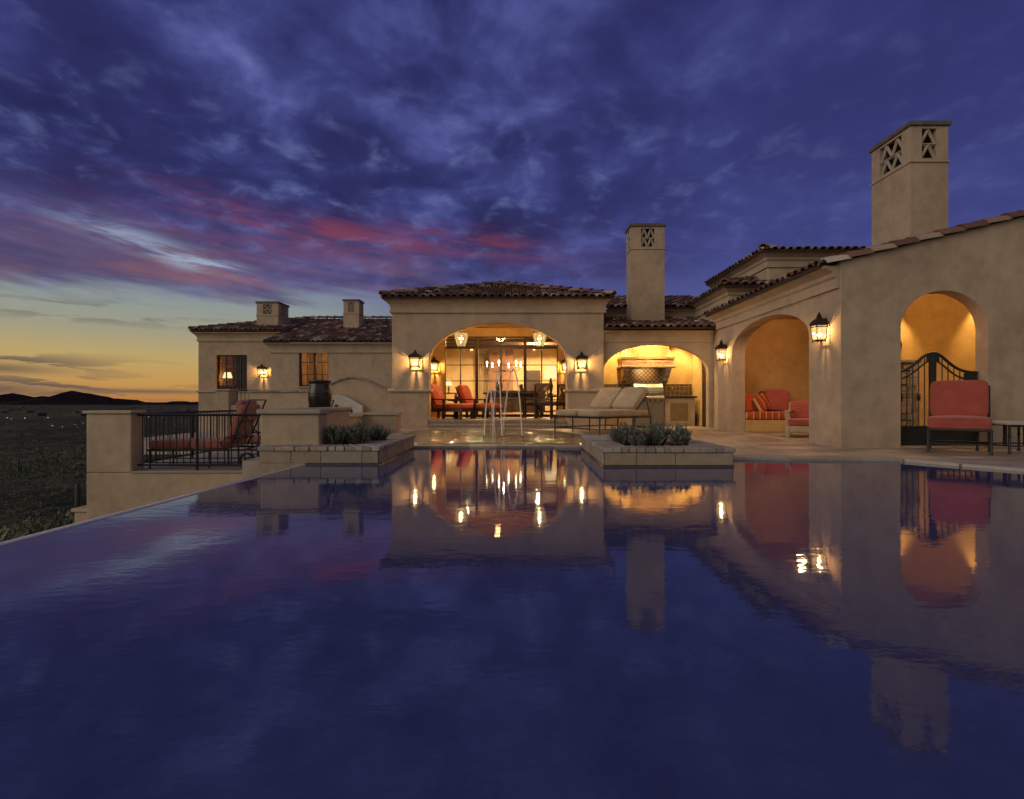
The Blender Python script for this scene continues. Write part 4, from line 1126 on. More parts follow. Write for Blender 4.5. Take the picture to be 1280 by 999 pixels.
w = MB(); w.box(-8.42,-8.051,14.55,14.95,-0.5,1.03); w.box(-8.47,-8.00,14.51,14.99,1.032,1.08); w.build('pier', M['stucco'], t, off=off, bevel=0.015)
# white wall fountain
t = thing('wall_fountain', 'white arched wall fountain panel with a bronze spout against the curved wall', 'fountain', (-4.9, 14.4, 0)); off = tuple(t.location)
w = MB(); poly = [(-5.75,14.42,-0.4),(-4.2,14.42,-0.4),(-4.2,14.42,0.62)]
for i in range(13):
    q = i/12; poly.append((-4.25-0.65*q-0.02, 14.42, 0.64+0.27*sin(q*pi/2)))
poly += [(-5.2,14.42,0.86),(-5.75,14.42,0.66)]
w.extrude(poly, (0,0.17,0)); w.build('panel', M['whiteplaster'], t, off=off, bevel=0.02)
w = MB(); w.tube([(-4.95,14.42,0.52),(-4.95,14.34,0.54),(-4.95,14.28,0.50)], [0.035,0.03,0.025], 8); w.ball((-4.95,14.40,0.56),0.06,0.03,0.09); w.build('spout', M['bronze'], t, off=off)
w = MB(); w.box(-5.9,-4.05,13.85,14.41,-0.4,0.15); w.build('trough', M['whiteplaster'], t, off=off, bevel=0.02)
# urn
t = thing('urn', 'tall dark glazed jar standing behind the low wall', 'urn', (-3.36+0.02, 8.86, 0.0))
t.location = (-3.32, 8.85, 0.40)
w = MB(); w.lathe([(0,0.0),(0.115,0.0),(0.13,0.03),(0.165,0.18),(0.19,0.36),(0.195,0.50),(0.18,0.62),(0.17,0.655),(0.185,0.67),(0.19,0.69),(0.175,0.70),(0.155,0.685),(0.15,0.60),(0,0.55)], n=32); w.build('jar', M['glaze'], t)
w = MB(); w.lathe([(0.1955,0.47),(0.200,0.48),(0.1955,0.49)], n=32); w.build('raised_band', M['glaze'], t); w = MB(); w.lathe([(0.172,0.20),(0.176,0.21),(0.174,0.22)], n=32); w.build('raised_band', M['glaze'], t)
t = thing('pedestal', 'short tan masonry block under the dark urn', 'pedestal', (-3.32, 8.85, -0.5))
w = MB(); w.box(-0.22,0.225,-0.22,0.06,0,0.86); w.box(-0.24,0.24,-0.24,0.06,0.862,0.897)
w.v = [(x, y-0.02, z) for x,y,z in w.v]; w.build('block', M['stucco'], t, bevel=0.012)

# railings
def railing(label, P0, P1, z0, z1, posts, step=0.105, r=0.0065):
    P0 = Vector((*P0,0)); P1 = Vector((*P1,0)); d = P1-P0; L = d.length; d.normalize()
    t = thing('iron_railing', label, 'railing', (P0.x,P0.y,z0), 0, 'black iron railings of the terrace')
    h = z1-z0
    w = MB(); w.bar((0,0,h), d*L+Vector((0,0,h)), 0.028); w.build('top_rail', M['iron'], t)
    w = MB(); w.bar((0,0,0.08), d*L+Vector((0,0,0.08)), 0.022); w.build('bottom_rail', M['iron'], t)
    w = MB(); k = int(L/step)
    for i in range(k+1): w.bar(d*(i*L/k)+Vector((0,0,0.08)), d*(i*L/k)+Vector((0,0,h)), 2*r)
    w.build('baluster_panel', M['iron'], t)
    for q in posts:
        w = MB(); w.bar(d*(q*L), d*(q*L)+Vector((0,0,h+0.01)), 0.034); w.build('post', M['iron'], t)
    return t
railing('black iron railing along the front edge of the terrace before the loungers', (-5.93,TY+0.13), (-3.08,TY+0.13), TZ+0.025, 0.53, (0.0,0.37,1.0))
railing('black iron railing along the rear edge of the terrace behind the loungers', (-6.15,11.5), (-3.6,11.5), TZ, 0.53, (0,0.5,1.0))
railing('black iron railing along the outer left side of the terrace', (-6.12,8.15), (-6.12,11.45), TZ, 0.53, (0.5,))
t = railing('small iron balustrade panel between the pier and the curved wall', (-8.27,15.4), (-7.56,15.4), 0.55, 1.06, (0.0,1.0))
t = thing('garden_steps', 'pale stone steps behind the small balustrade by the guest house', 'steps', (-7.4, 15.5, -0.4))
for i in range(6):
    w = MB(); w.box(-0.75,0.25,i*0.3,2.4,i*0.155,(i+1)*0.155-0.002); w.build('step', M['terrace'], t, bevel=0.01)

# loungers on the terrace
def lounger_parts(t, cush):
    w = MB()
    for y in (-0.31,0.31): w.tube([(-0.98,y,0.30),(0.95,y,0.30)], 0.017, 8)
    for x in (-0.98,-0.5,0.0,0.5,0.95): w.tube([(x,-0.31,0.30),(x,0.31,0.30)], 0.012, 6)
    for y in (-0.31,0.31): w.tube([(-0.93,y,0.10),(0.6,y,0.10)], 0.010, 6)
    w.build('frame', M['iron'], t)
    for x in (-0.93, 0.0):
        for y in (-0.31,0.31):
            w = MB(); w.tube([(x,y,0.30),(x,y,0.02),(x,y,0.0)], [0.016,0.014,0.024], 8); w.build('leg', M['iron'], t)
    for y in (-0.36,0.36):
        w = MB(); Mx = tr(0.62,y,0.13) @ rx(pi/2)
        b = len(w.v); w.lathe([(0.10,-0.02),(0.13,-0.02),(0.13,0.02),(0.10,0.02),(0.10,-0.02)], n=24)
        for k in range(6): w.tube([(0,0,0),(0.105*cos(k*pi/3),0.105*sin(k*pi/3),0)], 0.008, 5)
        w.lathe([(0.0,-0.03),(0.03,-0.03),(0.03,0.03),(0.0,0.03)], n=10)
        w.v = [tuple(Mx @ Vector(p)) for p in w.v]; w.build('wheel', M['rubber'], t)
        w = MB(); pts = [(0.25,y*0.92,0.30)] + [(0.25-0.28*0.3+0.34*(1-cos(a))-0.02, y*0.92, 0.30+0.25*sin(a)) for a in (0.5,0.9,1.3,1.57,1.9)] + [(0.72,y*0.92,0.52)]
        w.tube(pts, 0.013, 8); w.build('arm', M['iron'], t)
    w = MB()
    for a, b in ((-1.0,-0.34),(-0.335,0.30)): w.cushion(a,b,-0.30,0.30,0.315,0.455, puff=0.012, e=0.25)
    w.build('seat_cushion', cush, t)
    Mb = tr(0.32,0,0.40) @ ry(-radians(68))
    w = MB(); w.cushion(0.0,0.68,-0.30,0.30,-0.015,0.115, Mb, puff=0.02, e=0.25); w.cushion(0.54,0.72,-0.28,0.28,0.06,0.17, Mb, puff=0.02, e=0.4); bc = w.build('back_cushion', cush, t)
    w = MB(); 
    for y in (-0.31,0.31): w.tube([Mb @ Vector((-0.05,y,-0.03)), Mb @ Vector((0.78,y,-0.03))], 0.015, 8)
    for x in (0.1,0.4,0.78): w.tube([Mb @ Vector((x,-0.31,-0.03)), Mb @ Vector((x,0.31,-0.03))], 0.011, 6)
    w.tube([Mb @ Vector((0.55,-0.31,-0.03)), (0.93,-0.31,0.30)], 0.011, 6); w.tube([Mb @ Vector((0.55,0.31,-0.03)), (0.93,0.31,0.30)], 0.011, 6)
    w.build('back_frame', M['iron'], t)
LX = -4.93
t = thing('chaise_lounge', 'faded red wheeled chaise lounge nearest the front terrace railing', 'lounger', (LX, 8.62, TZ), radians(3), 'wheeled chaise lounges on the terrace')
lounger_parts(t, M['dusty'])
dup(t, (LX+0.75, 9.85, TZ), radians(-4), 'faded red wheeled chaise lounge behind the front one, mostly hidden by the low wall')

# ------------------------------------------------------------------ planters
def planter(label, outer, zt, seed):
    # outer: polygon (counter-clockwise); stone-faced wall with a block coping and soil
    c = Vector((sum(p[0] for p in outer)/len(outer), sum(p[1] for p in outer)/len(outer), 0))
    t = thing('stone_planter', label, 'planter', (c.x,c.y,0), 0, 'stone planters at the pool edge'); off = (c.x,c.y,0)
    rn = random.Random(seed); n = len(outer)
    def inset(d):
        r = []
        for i in range(n):
            p0, p1, p2 = (Vector(outer[(i-1)%n]), Vector(outer[i]), Vector(outer[(i+1)%n]))
            a = (p1-p0).normalized(); b = (p2-p1).normalized(); na = Vector((-a.y,a.x)); nb = Vector((-b.y,b.x)); m = (na+nb).normalized()
            r.append(p1 + m*d/max(0.3,m.dot(na)))
        return r
    ins = inset(0.26); inc = inset(0.30); ouc = inset(-0.025); fac = inset(0.012)
    w = MB()
    for i in range(n):
        j = (i+1) % n
        w.add([(*outer[i],-0.6),(*outer[j],-0.6),(*outer[j],zt-0.055),(*outer[i],zt-0.055)], [(0,1,2,3)])
        w.add([(*ins[i],-0.1),(*ins[j],-0.1),(*ins[j],zt-0.055),(*ins[i],zt-0.055)], [(3,2,1,0)])
    wall = w.build('wall', M['soil'], t, off=off)
    w = MB()   # facing stones, laid proud of the core
    for i in range(n):
        p = Vector(outer[i]); q = Vector(outer[(i+1)%n]); d = q-p; L = d.length; d.normalize(); nn = Vector((d.y,-d.x)); u = 0.0
        while u < L-1e-3:
            u2 = min(L, u+rn.uniform(0.32,0.5)); u2 = L if L-u2 < 0.15 else u2
            a = p+d*(u+0.003); b = p+d*(u2-0.003); pr = 0.010+rn.uniform(0,0.006)
            w.extrude([(a.x,a.y,0.022),(b.x,b.y,0.022),(b.x+nn.x*pr,b.y+nn.y*pr,0.022),(a.x+nn.x*pr,a.y+nn.y*pr,0.022)], (0,0,zt-0.058-0.022), a=rn.random()); u = u2
    w.build('stone_facing', M['block'], t, off=off, bevel=0.004)
    w = MB(); fo = [Vector((max(p.x,-2.415),p.y)) for p in inset(-0.012)]
    if outer[0][0] < -2:   # outside the pool the masonry carries on down
        q = MB(); q.box(-2.962,-2.42,5.988,8.1,-3.2,0.020,a=0.3); q.build('footing', M['block'], t, off=off); 
    w.prism([(p.x,p.y) for p in fo], -0.5, 0.020); w.build('waterline_tile', M['wettile'], t, off=off)
    w = MB()
    for i in range(n):
        j = (i+1) % n; A, B, A2, B2 = ouc[i], ouc[j], inc[i], inc[j]; L = (B-A).length; k = max(1, int(L/0.10))
        cuts = [0]+[ (q+rn.uniform(-0.25,0.25))/k for q in range(1,k)]+[1]
        for f0, f1 in zip(cuts, cuts[1:]):
            g0, g1 = f0+0.0035/L*1.0, f1-0.0035/L
            q = [A.lerp(B,g0), A.lerp(B,g1), A2.lerp(B2,g1), A2.lerp(B2,g0)]; dz = rn.uniform(-0.004,0.004)
            jo = rn.uniform(-0.006,0.006); nn = (A-A2).normalized()
            q[0] = q[0]+nn*jo; q[1] = q[1]+nn*(jo+rn.uniform(-.003,.003))
            w.extrude([(p.x,p.y,zt-0.053) for p in q], (0,0,0.053+dz), a=rn.random())
    w.build('coping', M['coping'], t, off=off, bevel=0.009)
    w = MB(); w.add([(p.x,p.y,zt-0.06) for p in ins], [tuple(range(n))]); w.build('soil', M['soil'], t, off=off)
    return t
planter('pale stone planter at the left corner of the pool with rosemary bushes', [(-2.95,6.0),(-1.565,6.0),(-1.555,8.09),(-2.72,8.09)], 0.215, 4)
planter('pale stone planter at the right of the pool with pink flowers and rosemary', [(1.045,5.80),(2.50,5.80),(2.50,7.85),(1.105,8.07)], 0.215, 8)
def rosemary(label, x, y, z, r, h, seed, group, n=80):
    rn = random.Random(seed); t = thing('rosemary_bush', label, 'bush', (x,y,z), 0, group)
    st = MB(); lf = MB()
    for k in range(n):
        a = rn.uniform(0,2*pi); q = rn.random()**0.6; hh = 1.45*h*rn.uniform(0.55,1.0)*(1-0.25*q)
        b0 = Vector((r*0.35*q*cos(a), r*0.35*q*sin(a), 0)); tip = Vector((r*q*cos(a)+rn.uniform(-.03,.03), r*q*sin(a)+rn.uniform(-.03,.03), hh))
        mid = b0.lerp(tip,0.5)+Vector((rn.uniform(-.02,.02),rn.uniform(-.02,.02),0.02))
        st.tube([b0,mid,tip],[0.005,0.004,0.002],4,cap=False)
        tone = rn.random()
        for j in range(26):
            f = 0.2+0.8*j/26; p = b0.lerp(mid,f*2) if f < .5 else mid.lerp(tip,f*2-1)
            d = Vector((rn.uniform(-1,1),rn.uniform(-1,1),rn.uniform(0.1,1.3))).normalized(); s_ = d.cross(Vector((0,0,1)));
            if s_.length < 1e-3: continue
            s_.normalize(); l = rn.uniform(0.018,0.04)
            lf.add([p-s_*0.005,p+s_*0.005,p+d*l*1.2+s_*0.003,p+d*l*1.2-s_*0.003],[(0,1,2,3)], a=min(1,max(0,tone*0.7+rn.uniform(-0.2,0.4))))
    st.build('stem', M['stem'], t); lf.build('foliage', M['leaf'], t); return t
G1 = 'rosemary bushes in the left planter'; G2 = 'rosemary bushes in the right planter'
for i, (x,y,r,h,lb) in enumerate([(-2.54,6.42,0.17,0.17,'leftmost small rosemary bush in the left planter'),(-2.38,6.55,0.18,0.20,'second rosemary bush from the left in the left planter'),(-2.20,6.42,0.21,0.24,'dense rosemary bush in the middle of the left planter'),
    (-2.05,6.62,0.19,0.22,'rosemary bush with thin tall sprigs right of the middle in the left planter'),(-1.93,6.45,0.19,0.26,'tallest rosemary bush in the left planter'),(-1.80,6.9,0.17,0.20,'rightmost rosemary bush in the left planter, set apart')]):
    rosemary(lb, x, y, 0.15, r, h, 60+i, G1)
for i, (x,y,r,h,lb) in enumerate([(1.42,6.6,0.20,0.24,'leftmost dense rosemary bush in the right planter'),(1.62,6.9,0.18,0.20,'rosemary bush behind the white stone in the right planter'),(1.80,6.55,0.20,0.22,'rosemary bush in the centre of the right planter'),
    (1.97,6.85,0.18,0.26,'tallest rosemary bush in the right planter'),(2.13,6.45,0.16,0.20,'rosemary bush second from the right in the right planter'),(2.22,6.75,0.13,0.24,'thin rightmost rosemary bush in the right planter'),(1.55,6.40,0.13,0.13,'short dark rosemary bush at the front of the right planter')]):
    rosemary(lb, x, y, 0.15, r, h, 80+i, G2, 70 if r > .15 else 45)
def flower(label, x, y, h, seed):
    rn = random.Random(seed); t = thing('flower', label, 'flower', (x,y,0.15), 0, 'pink flowers in the right planter')
    w = MB(); w.tube([(0,0,0),(0.01,0,h*0.5),(0,0,h)],0.003,5); w.build('stem', M['stem'], t)
    w = MB()
    for k in range(9):
        a = k*0.7; d = Vector((cos(a),sin(a),0.35+0.3*(k%2))); s_ = Vector((-sin(a),cos(a),0))
        p = Vector((0,0,h)); w.add([p,p+d*0.02+s_*0.014,p+d*0.036,p+d*0.02-s_*0.014],[(0,1,2,3)])
    w.build('blossom', M['petal'], t)
flower('dark pink flower lower and further left in the right planter', 1.50, 6.3, 0.14, 1)
flower('bright pink flower higher among the rosemary in the right planter', 1.615, 6.3, 0.20, 2)
w = MB(); w.cushion(-0.09,0.09,-0.06,0.06,0,0.035,e=0.45,puff=0.0)
o = w.build('stone', M['whiteplaster']); o.location = (1.52,6.12,0.155); tag(o,'small flat white stone lying on the soil of the right planter','stone')

# ------------------------------------------------------------------ fountain jets
def jet(label, x0, xp, x1, zp, y, r=0.010, seed=0):
    t = thing('water_jet', label, 'fountain jet', (x0,y,0.036), 0, 'arching water jets of the basin')
    rn = random.Random(seed)
    def arc(a, b, k): return
    pts = []; rs = []
    h = zp-0.036
    for i in range(15):
        q = i/14; pts.append(((xp-x0)*q*(0.7+0.3*q), 0.02*q, h*(1-(1-q)**2))); rs.append(r*(1.0+0.5*q))
    for i in range(1,15):
        q = i/14; pts.append(((xp-x0)+(x1-xp)*q*(1-0.25*(1-q)), 0.02+0.1*q, h*(1-q*q)*1.0)); rs.append(r*(1.4+1.0*q))
    w = MB(); w.tube(pts[:16], rs[:16], 8); w.build('rising_stream', M['jet'], t)
    w = MB()
    for s_ in range(5):
        dxs, dys = rn.uniform(-.035,.035), rn.uniform(-.03,.05)
        w.tube([(p[0]+dxs*(i/14), p[1]+dys*(i/14), p[2]) for i, p in enumerate(pts[14:])], [r*0.35*(1-0.4*i/15) for i in range(len(pts[14:]))], 5)
    for s_ in range(70):
        q = rn.random(); p = pts[14+int(q*14)]; sp_ = 0.02+0.09*q
        w.ball((p[0]+rn.uniform(-sp_,sp_), p[1]+rn.uniform(-sp_,sp_), max(0.01,p[2]+rn.uniform(-.05,.05))), rn.uniform(0.002,0.0055), n=6, m=4)
    w.build('falling_spray', M['jet'], t)
    w = MB(); w.lathe([(0,0.02),(0.025,0.02),(0.03,0.0)], n=12); w.build('nozzle', M['bronze'], t)
JY = 10.2
jet('shortest left water jet arching low over the basin', WX(605,JY), WX(612.5,JY), WX(618,JY), WZ(487,JY), JY, seed=1)
jet('tall middle water jet leaning left', WX(627,JY), WX(622,JY), WX(614,JY), WZ(464,JY), JY, 0.009, seed=2)
jet('tallest water jet arching from the right towards the middle', WX(652.5,JY), WX(641,JY), WX(628.5,JY), WZ(462,JY), JY, 0.0105, seed=3)

# ------------------------------------------------------------------ lanterns
def lantern_parts(t, h=0.5, wd=0.30):
    # origin on the wall face at body mid height; -Y is outwards
    cy_ = -wd*0.62; b, tp_ = wd*0.36, wd*0.5; zb, zt_ = -h*0.34, h*0.14
    w = MB(); w.box(-wd*0.2,wd*0.2,-0.02,0.0,-h*0.25,h*0.35); w.tube([(0,-0.02,h*0.24),(0,cy_*0.6,h*0.30),(0,cy_,h*0.27)],0.012,6); w.build('wall_bracket', M['bronze'], t, bevel=0.004)
    w = MB()
    cb = [(-1,-1),(1,-1),(1,1),(-1,1)]
    for sx, sy in cb: w.bar((sx*b,cy_+sy*b,zb-0.035), (sx*tp_,cy_+sy*tp_,zt_+0.015), 0.017)
    for i in range(4):
        (ax,ay),(bx,by) = cb[i], cb[(i+1)%4]
        w.bar((ax*b,cy_+ay*b,zb),(bx*b,cy_+by*b,zb),0.016); w.bar((ax*tp_,cy_+ay*tp_,zt_),(bx*tp_,cy_+by*tp_,zt_),0.018)
        q = 0.86; m = b+(tp_-b)*q; zz = zb+(zt_-zb)*q; w.bar((ax*m,cy_+ay*m,zz),(bx*m,cy_+by*m,zz),0.010)
        for k in range(5):   # pierced frieze
            f = (k+0.5)/5; w.bar((ax*m*(1-f)+bx*m*f,cy_+(ay*m*(1-f)+by*m*f),zz),(ax*tp_*(1-f)+bx*tp_*f,cy_+(ay*tp_*(1-f)+by*tp_*f),zt_),0.009)
    w.bar((-b,cy_,zb),(b,cy_,zb),0.022); w.bar((0,cy_-b,zb),(0,cy_+b,zb),0.022)
    w.build('cage', M['bronze'], t)
    w = MB(); r2 = tp_*1.16*1.414
    w.lathe([(r2,zt_+0.008),(r2*0.97,zt_+0.03),(r2*0.80,zt_+h*0.12),(r2*0.58,zt_+h*0.17),(r2*0.34,zt_+h*0.20),(r2*0.24,zt_+h*0.28),(r2*0.12,zt_+h*0.36)], (0,cy_,0), 4, smooth=False)
    w.add([(p[0],p[1],zt_+0.009) for p in w.v[:4]], [(3,2,1,0)])
    w.ball((0,cy_,zt_+h*0.375),0.016); rf = w.build('roof', M['bronze'], t)
    w = MB(); q = 0.985
    for i in range(4):
        (ax,ay),(bx,by) = cb[i], cb[(i+1)%4]; m1, m2 = b*q, tp_*q*0.98
        w.add([(ax*m1,cy_+ay*m1,zb),(bx*m1,cy_+by*m1,zb),(bx*m2,cy_+by*m2,zt_),(ax*m2,cy_+ay*m2,zt_)], [(0,1,2,3)])
    w.build('glass_pane', M['seeded'], t)
    for k in range(3):
        a = 2*pi*k/3+0.5; px_, py_ = b*0.42*cos(a), cy_+b*0.42*sin(a)
        w = MB(); w.tube([(px_,py_,zb+0.004),(px_,py_,zb+h*0.12)],0.010,8); c_ = w.build('candle', M['beige'], t)
        w = MB(); w.lathe([(0.0,0.0),(0.012,0.004),(0.017,0.022),(0.012,0.045),(0.0,0.062)], (px_,py_,zb+h*0.122), 10); w.build('bulb', M['bulb'], c_)
    return cy_
LAMPS = []
def lantern(label, loc, rot, h, wd, power, first=[]):
    G = 'lit bronze wall lanterns'
    if not first:
        t = thing('wall_lantern', label, 'lantern', loc, rot, G); lantern_parts(t, 0.5, 0.27); first.append(t)
    else: t = dup(first[0], loc, rot, label)
    s_ = wd/0.27; t.scale = (s_,s_,h/0.5)
    c_ = Matrix.Rotation(rot,4,'Z') @ Vector((0,-wd*0.62,-0.06*h))
    point('lantern_light', Vector(loc)+c_, power, (1.0,0.58,0.22), 0.012)
    return t
LP = 46.0
lantern('bronze wall lantern left of the great hall arch', (WX(520,13.55), Y0, WZ(450,13.4)), 0, 0.50, 0.27, LP)
lantern('bronze wall lantern right of the great hall arch', (WX(726.5,13.5), Y0, WZ(452,13.4)), 0, 0.50, 0.27, LP)
lantern('lantern on the ochre back wall inside the porch left of the great window', (WX(543,15.9), 16.0, WZ(456,15.8)), 0, 0.48, 0.27, LP)
lantern('lantern inside the porch right of the great window, half hidden by the arch', (WX(707,15.9), 16.0, WZ(456,15.8)), 0, 0.48, 0.27, LP)
lantern('largest bronze wall lantern near the corner of the right wing', (WXs, 8.24, 1.895), -pi/2, 0.52, 0.175, LP*0.42)
lantern('bronze wall lantern at the far end of the right wing next to the kitchen', (WXs, 12.08, 1.90), -pi/2, 0.54, 0.185, LP*0.7)
lantern('small wall lantern between the two windows of the guest house', (-10.18, 21.0, 1.98), 0, 0.50, 0.27, LP)
# hanging bell lanterns in the arch
def pendant(label, loc, drop, first=[]):
    if first: t = dup(first[0], loc, 0, label)
    else:
        t = thing('hanging_lantern', label, 'lantern', loc, 0, 'hanging bell lanterns of the porch'); first.append(t)
        w = MB(); w.tube([(0,0,0.25),(0,0,drop)],0.008,6); w.lathe([(0.06,drop-0.02),(0.06,drop)],n=16); w.build('chain', M['bronze'], t)
        w = MB(); w.lathe([(0.10,-0.19),(0.12,-0.15),(0.16,-0.02),(0.19,0.10),(0.185,0.17),(0.15,0.20)],n=24); w.build('bell_glass', M['bell'], t)
        w = MB(); w.lathe([(0.155,0.195),(0.16,0.205),(0.15,0.215)],n=24); w.lathe([(0.0,-0.21),(0.06,-0.205),(0.105,-0.19),(0.10,-0.18)],n=20)
        for k in range(4):
            a = pi*k/2+0.3; w.tube([(0.155*cos(a),0.155*sin(a),0.205),(0.07*cos(a),0.07*sin(a),0.24),(0,0,0.26)],0.006,5)
            w.tube([(0.105*cos(a),0.105*sin(a),-0.19),(0.163*cos(a),0.163*sin(a),-0.02),(0.194*cos(a),0.194*sin(a),0.10),(0.155*cos(a),0.155*sin(a),0.205)],0.005,5)
        w.build('cage', M['bronze'], t)
        for k in range(4):
            a = pi*k/2+0.8; w = MB(); w.tube([(0.055*cos(a),0.055*sin(a),-0.19),(0.055*cos(a),0.055*sin(a),0.0)],0.008,6); c_ = w.build('candle', M['beige'], t)
            w = MB(); w.lathe([(0,0.0),(0.012,0.006),(0.018,0.025),(0.012,0.05),(0,0.07)],(0.055*cos(a),0.055*sin(a),0.002),10); w.build('bulb', M['bulb'], c_)
    point('hanging_lantern_light', (loc[0],loc[1],loc[2]+0.08), 15, (1.0,0.60,0.24), 0.012)
PY = 14.3
pendant('left bell shaped glass lantern hanging in the hall arch', (WX(576.5,PY),PY,WZ(425,PY)), 3.02-WZ(425,PY))
pendant('right bell shaped glass lantern hanging in the hall arch', (WX(674.5,PY),PY,WZ(425,PY)), 3.02-WZ(425,PY))
# chandelier inside
CY_ = 18.4
t = thing('chandelier', 'iron chandelier with candle bulbs seen through the great window', 'chandelier', (WX(630,CY_),CY_,WZ(460,CY_)))
w = MB(); w.tube([(0,0,-0.12),(0,0,2.94-WZ(460,CY_))],0.012,8); w.ball((0,0,-0.1),0.05); w.build('stem', M['bronze'], t)
for k in range(6):
    a = 2*pi*k/6+0.25; R_ = 0.62
    w = MB(); w.tube([(0,0,-0.05),(R_*.4*cos(a),R_*.4*sin(a),-0.14),(R_*.85*cos(a),R_*.85*sin(a),-0.1),(R_*cos(a),R_*sin(a),0.02)],0.010,6); w.lathe([(0.0,0.02),(0.04,0.025),(0.045,0.035)],(R_*cos(a),R_*sin(a),0),12)
    ar = w.build('arm', M['bronze'], t)
    w = MB(); w.tube([(R_*cos(a),R_*sin(a),0.03),(R_*cos(a),R_*sin(a),0.13)],0.013,8); w.lathe([(0,0.13),(0.02,0.145),(0.028,0.17),(0.02,0.20),(0,0.235)],(R_*cos(a),R_*sin(a),0),12); w.build('bulb', M['flame'], ar)
point('chandelier_light', (WX(630,CY_),CY_,WZ(452,CY_)+0.2), 50, (1.0,0.70,0.36), 0.02)
point('living_room_fill', (-1.5,17.55,3.07), 620, (1.0,0.68,0.34), 0.05)  # two unseen fill lights under the ceiling, added to brighten the living room
point('living_room_fill', (1.0,19.75,3.07), 680, (1.0,0.68,0.34), 0.05)

# ------------------------------------------------------------------ chairs
def pipe(parent, x0, x1, y0, y1, z, mat, Mt=None, e=0.22):
    pts = []; cx, cy = (x0+x1)/2, (y0+y1)/2
    for k in range(49):
        a = 2*pi*k/48; c_, s_ = cos(a), sin(a)
        pts.append((cx+(x1-x0)/2*math.copysign(abs(c_)**e, c_)*0.985, cy+(y1-y0)/2*math.copysign(abs(s_)**e, s_)*0.985, z))
    if Mt is not None: pts = [Mt @ Vector(p) for p in pts]
    w = MB(); w.tube(pts, 0.008, 6, cap=False); return w.build('piping', mat, parent)
def club_chair(t, cush, frame, wd=0.80, dp=0.80, seat=0.45, back=1.0, ch=0.16, arm=True, iron=True, rake=14):
    """deep-seat chair, front towards -Y"""
    hw = wd/2; r = 0.016; zs = seat-ch
    for x, y in ((-hw+.02,-dp/2+.02),(hw-.02,-dp/2+.02),(-hw+.02,dp/2-.02),(hw-.02,dp/2-.02)):
        w = MB()
        if iron: w.tube([(x,y,zs+(0.0)),(x,y,0.03),(x,y,0.0)],[r,r*0.9,r*1.5],8)
        else: w.box(x-.035,x+.035,y-.035,y+.035,0,zs)
        w.build('leg', frame, t, bevel=0 if iron else 0.006)
    w = MB()
    if iron:
        for a, b in (((-hw+.02,-dp/2+.02),(hw-.02,-dp/2+.02)),((hw-.02,-dp/2+.02),(hw-.02,dp/2-.02)),((hw-.02,dp/2-.02),(-hw+.02,dp/2-.02)),((-hw+.02,dp/2-.02),(-hw+.02,-dp/2+.02))):
            w.tube([(*a,zs-0.01),(*b,zs-0.01)],r,8); w.tube([(*a,0.13),(*b,0.13)],r*0.7,6)
        for i in range(7):
            x = -hw+.05+(wd-.1)*i/6; w.tube([(x,-dp/2+.02,zs-.012),(x,dp/2-.02,zs-.012)],0.007,5)
    else:
        w.box(-hw,hw,-dp/2,dp/2,zs-0.12,zs-0.004)
    w.build('seat_frame', frame, t, bevel=0 if iron else 0.008)
    w = MB(); w.cushion(-hw+.01,hw-.01,-dp/2-.02,dp/2-.14,zs,seat,puff=0.02,e=0.22); sc_ = w.build('seat_cushion', cush, t); pipe(sc_, -hw+.01,hw-.01,-dp/2-.02,dp/2-.14,seat-0.03,cush); pipe(sc_, -hw+.01,hw-.01,-dp/2-.02,dp/2-.14,zs+0.03,cush)
    Mb = tr(0,dp/2-.17,seat-0.01) @ rx(-radians(rake)); bh = (back-seat)/cos(radians(rake))
    w = MB(); w.cushion(-hw+.03,hw-.03,-0.05,0.10,0.0,bh,Mb,puff=0.01,e=0.22); bc_ = w.build('back_cushion', cush, t); pipe(bc_, -hw+.03,hw-.03,0.0,bh,0.03,cush,Mb @ rx(pi/2))
    w = MB()
    if iron:
        for x in (-hw+.02,hw-.02): w.tube([(x,dp/2-.02,zs),Mb @ Vector((x,0.13,0.05)),Mb @ Vector((x,0.125,bh-0.05))],r,8)
        for z in (0.1,bh-.06): w.tube([Mb @ Vector((-hw+.02,0.125,z)),Mb @ Vector((hw-.02,0.125,z))],r*.8,8)
    else:
        for x in (-hw+.03,hw-.03): w.extrude([Mb @ Vector((x-.03,0.11,-0.1)),Mb @ Vector((x+.03,0.11,-0.1)),Mb @ Vector((x+.03,0.11,bh)),Mb @ Vector((x-.03,0.11,bh))], Mb.to_3x3() @ Vector((0,0.04,0)))
        w.extrude([Mb @ Vector((-hw,0.155,bh-.1)),Mb @ Vector((hw,0.155,bh-.1)),Mb @ Vector((hw,0.155,bh+.02)),Mb @ Vector((-hw,0.155,bh+.02))], Mb.to_3x3() @ Vector((0,0.03,0)))
    w.build('back_frame', frame, t)
    if arm:
        for x in (-hw+.02,hw-.02):
            w = MB(); az_ = seat+0.17
            if iron: w.tube([(x,-dp/2+.02,zs),(x,-dp/2+.02,az_-.03),(x,-dp/2+.05,az_),(x,dp/2-.1,az_)],r,8)
            else: w.box(x-.045,x+.045,-dp/2-.02,dp/2-.05,az_-.035,az_); w.box(x-.03,x+.03,-dp/2+.02,-dp/2+.09,zs,az_-.036)
            w.build('arm', frame, t)
# the right-hand patio chair
t = thing('patio_chair', 'coral cushioned black iron patio chair in front of the iron gate', 'chair', (WX(1196,7.25), 7.22, 0.028), radians(-41))
club_chair(t, M['red'], M['iron'], 0.69, 0.72, 0.50, 1.02, 0.17, arm=False, rake=10)
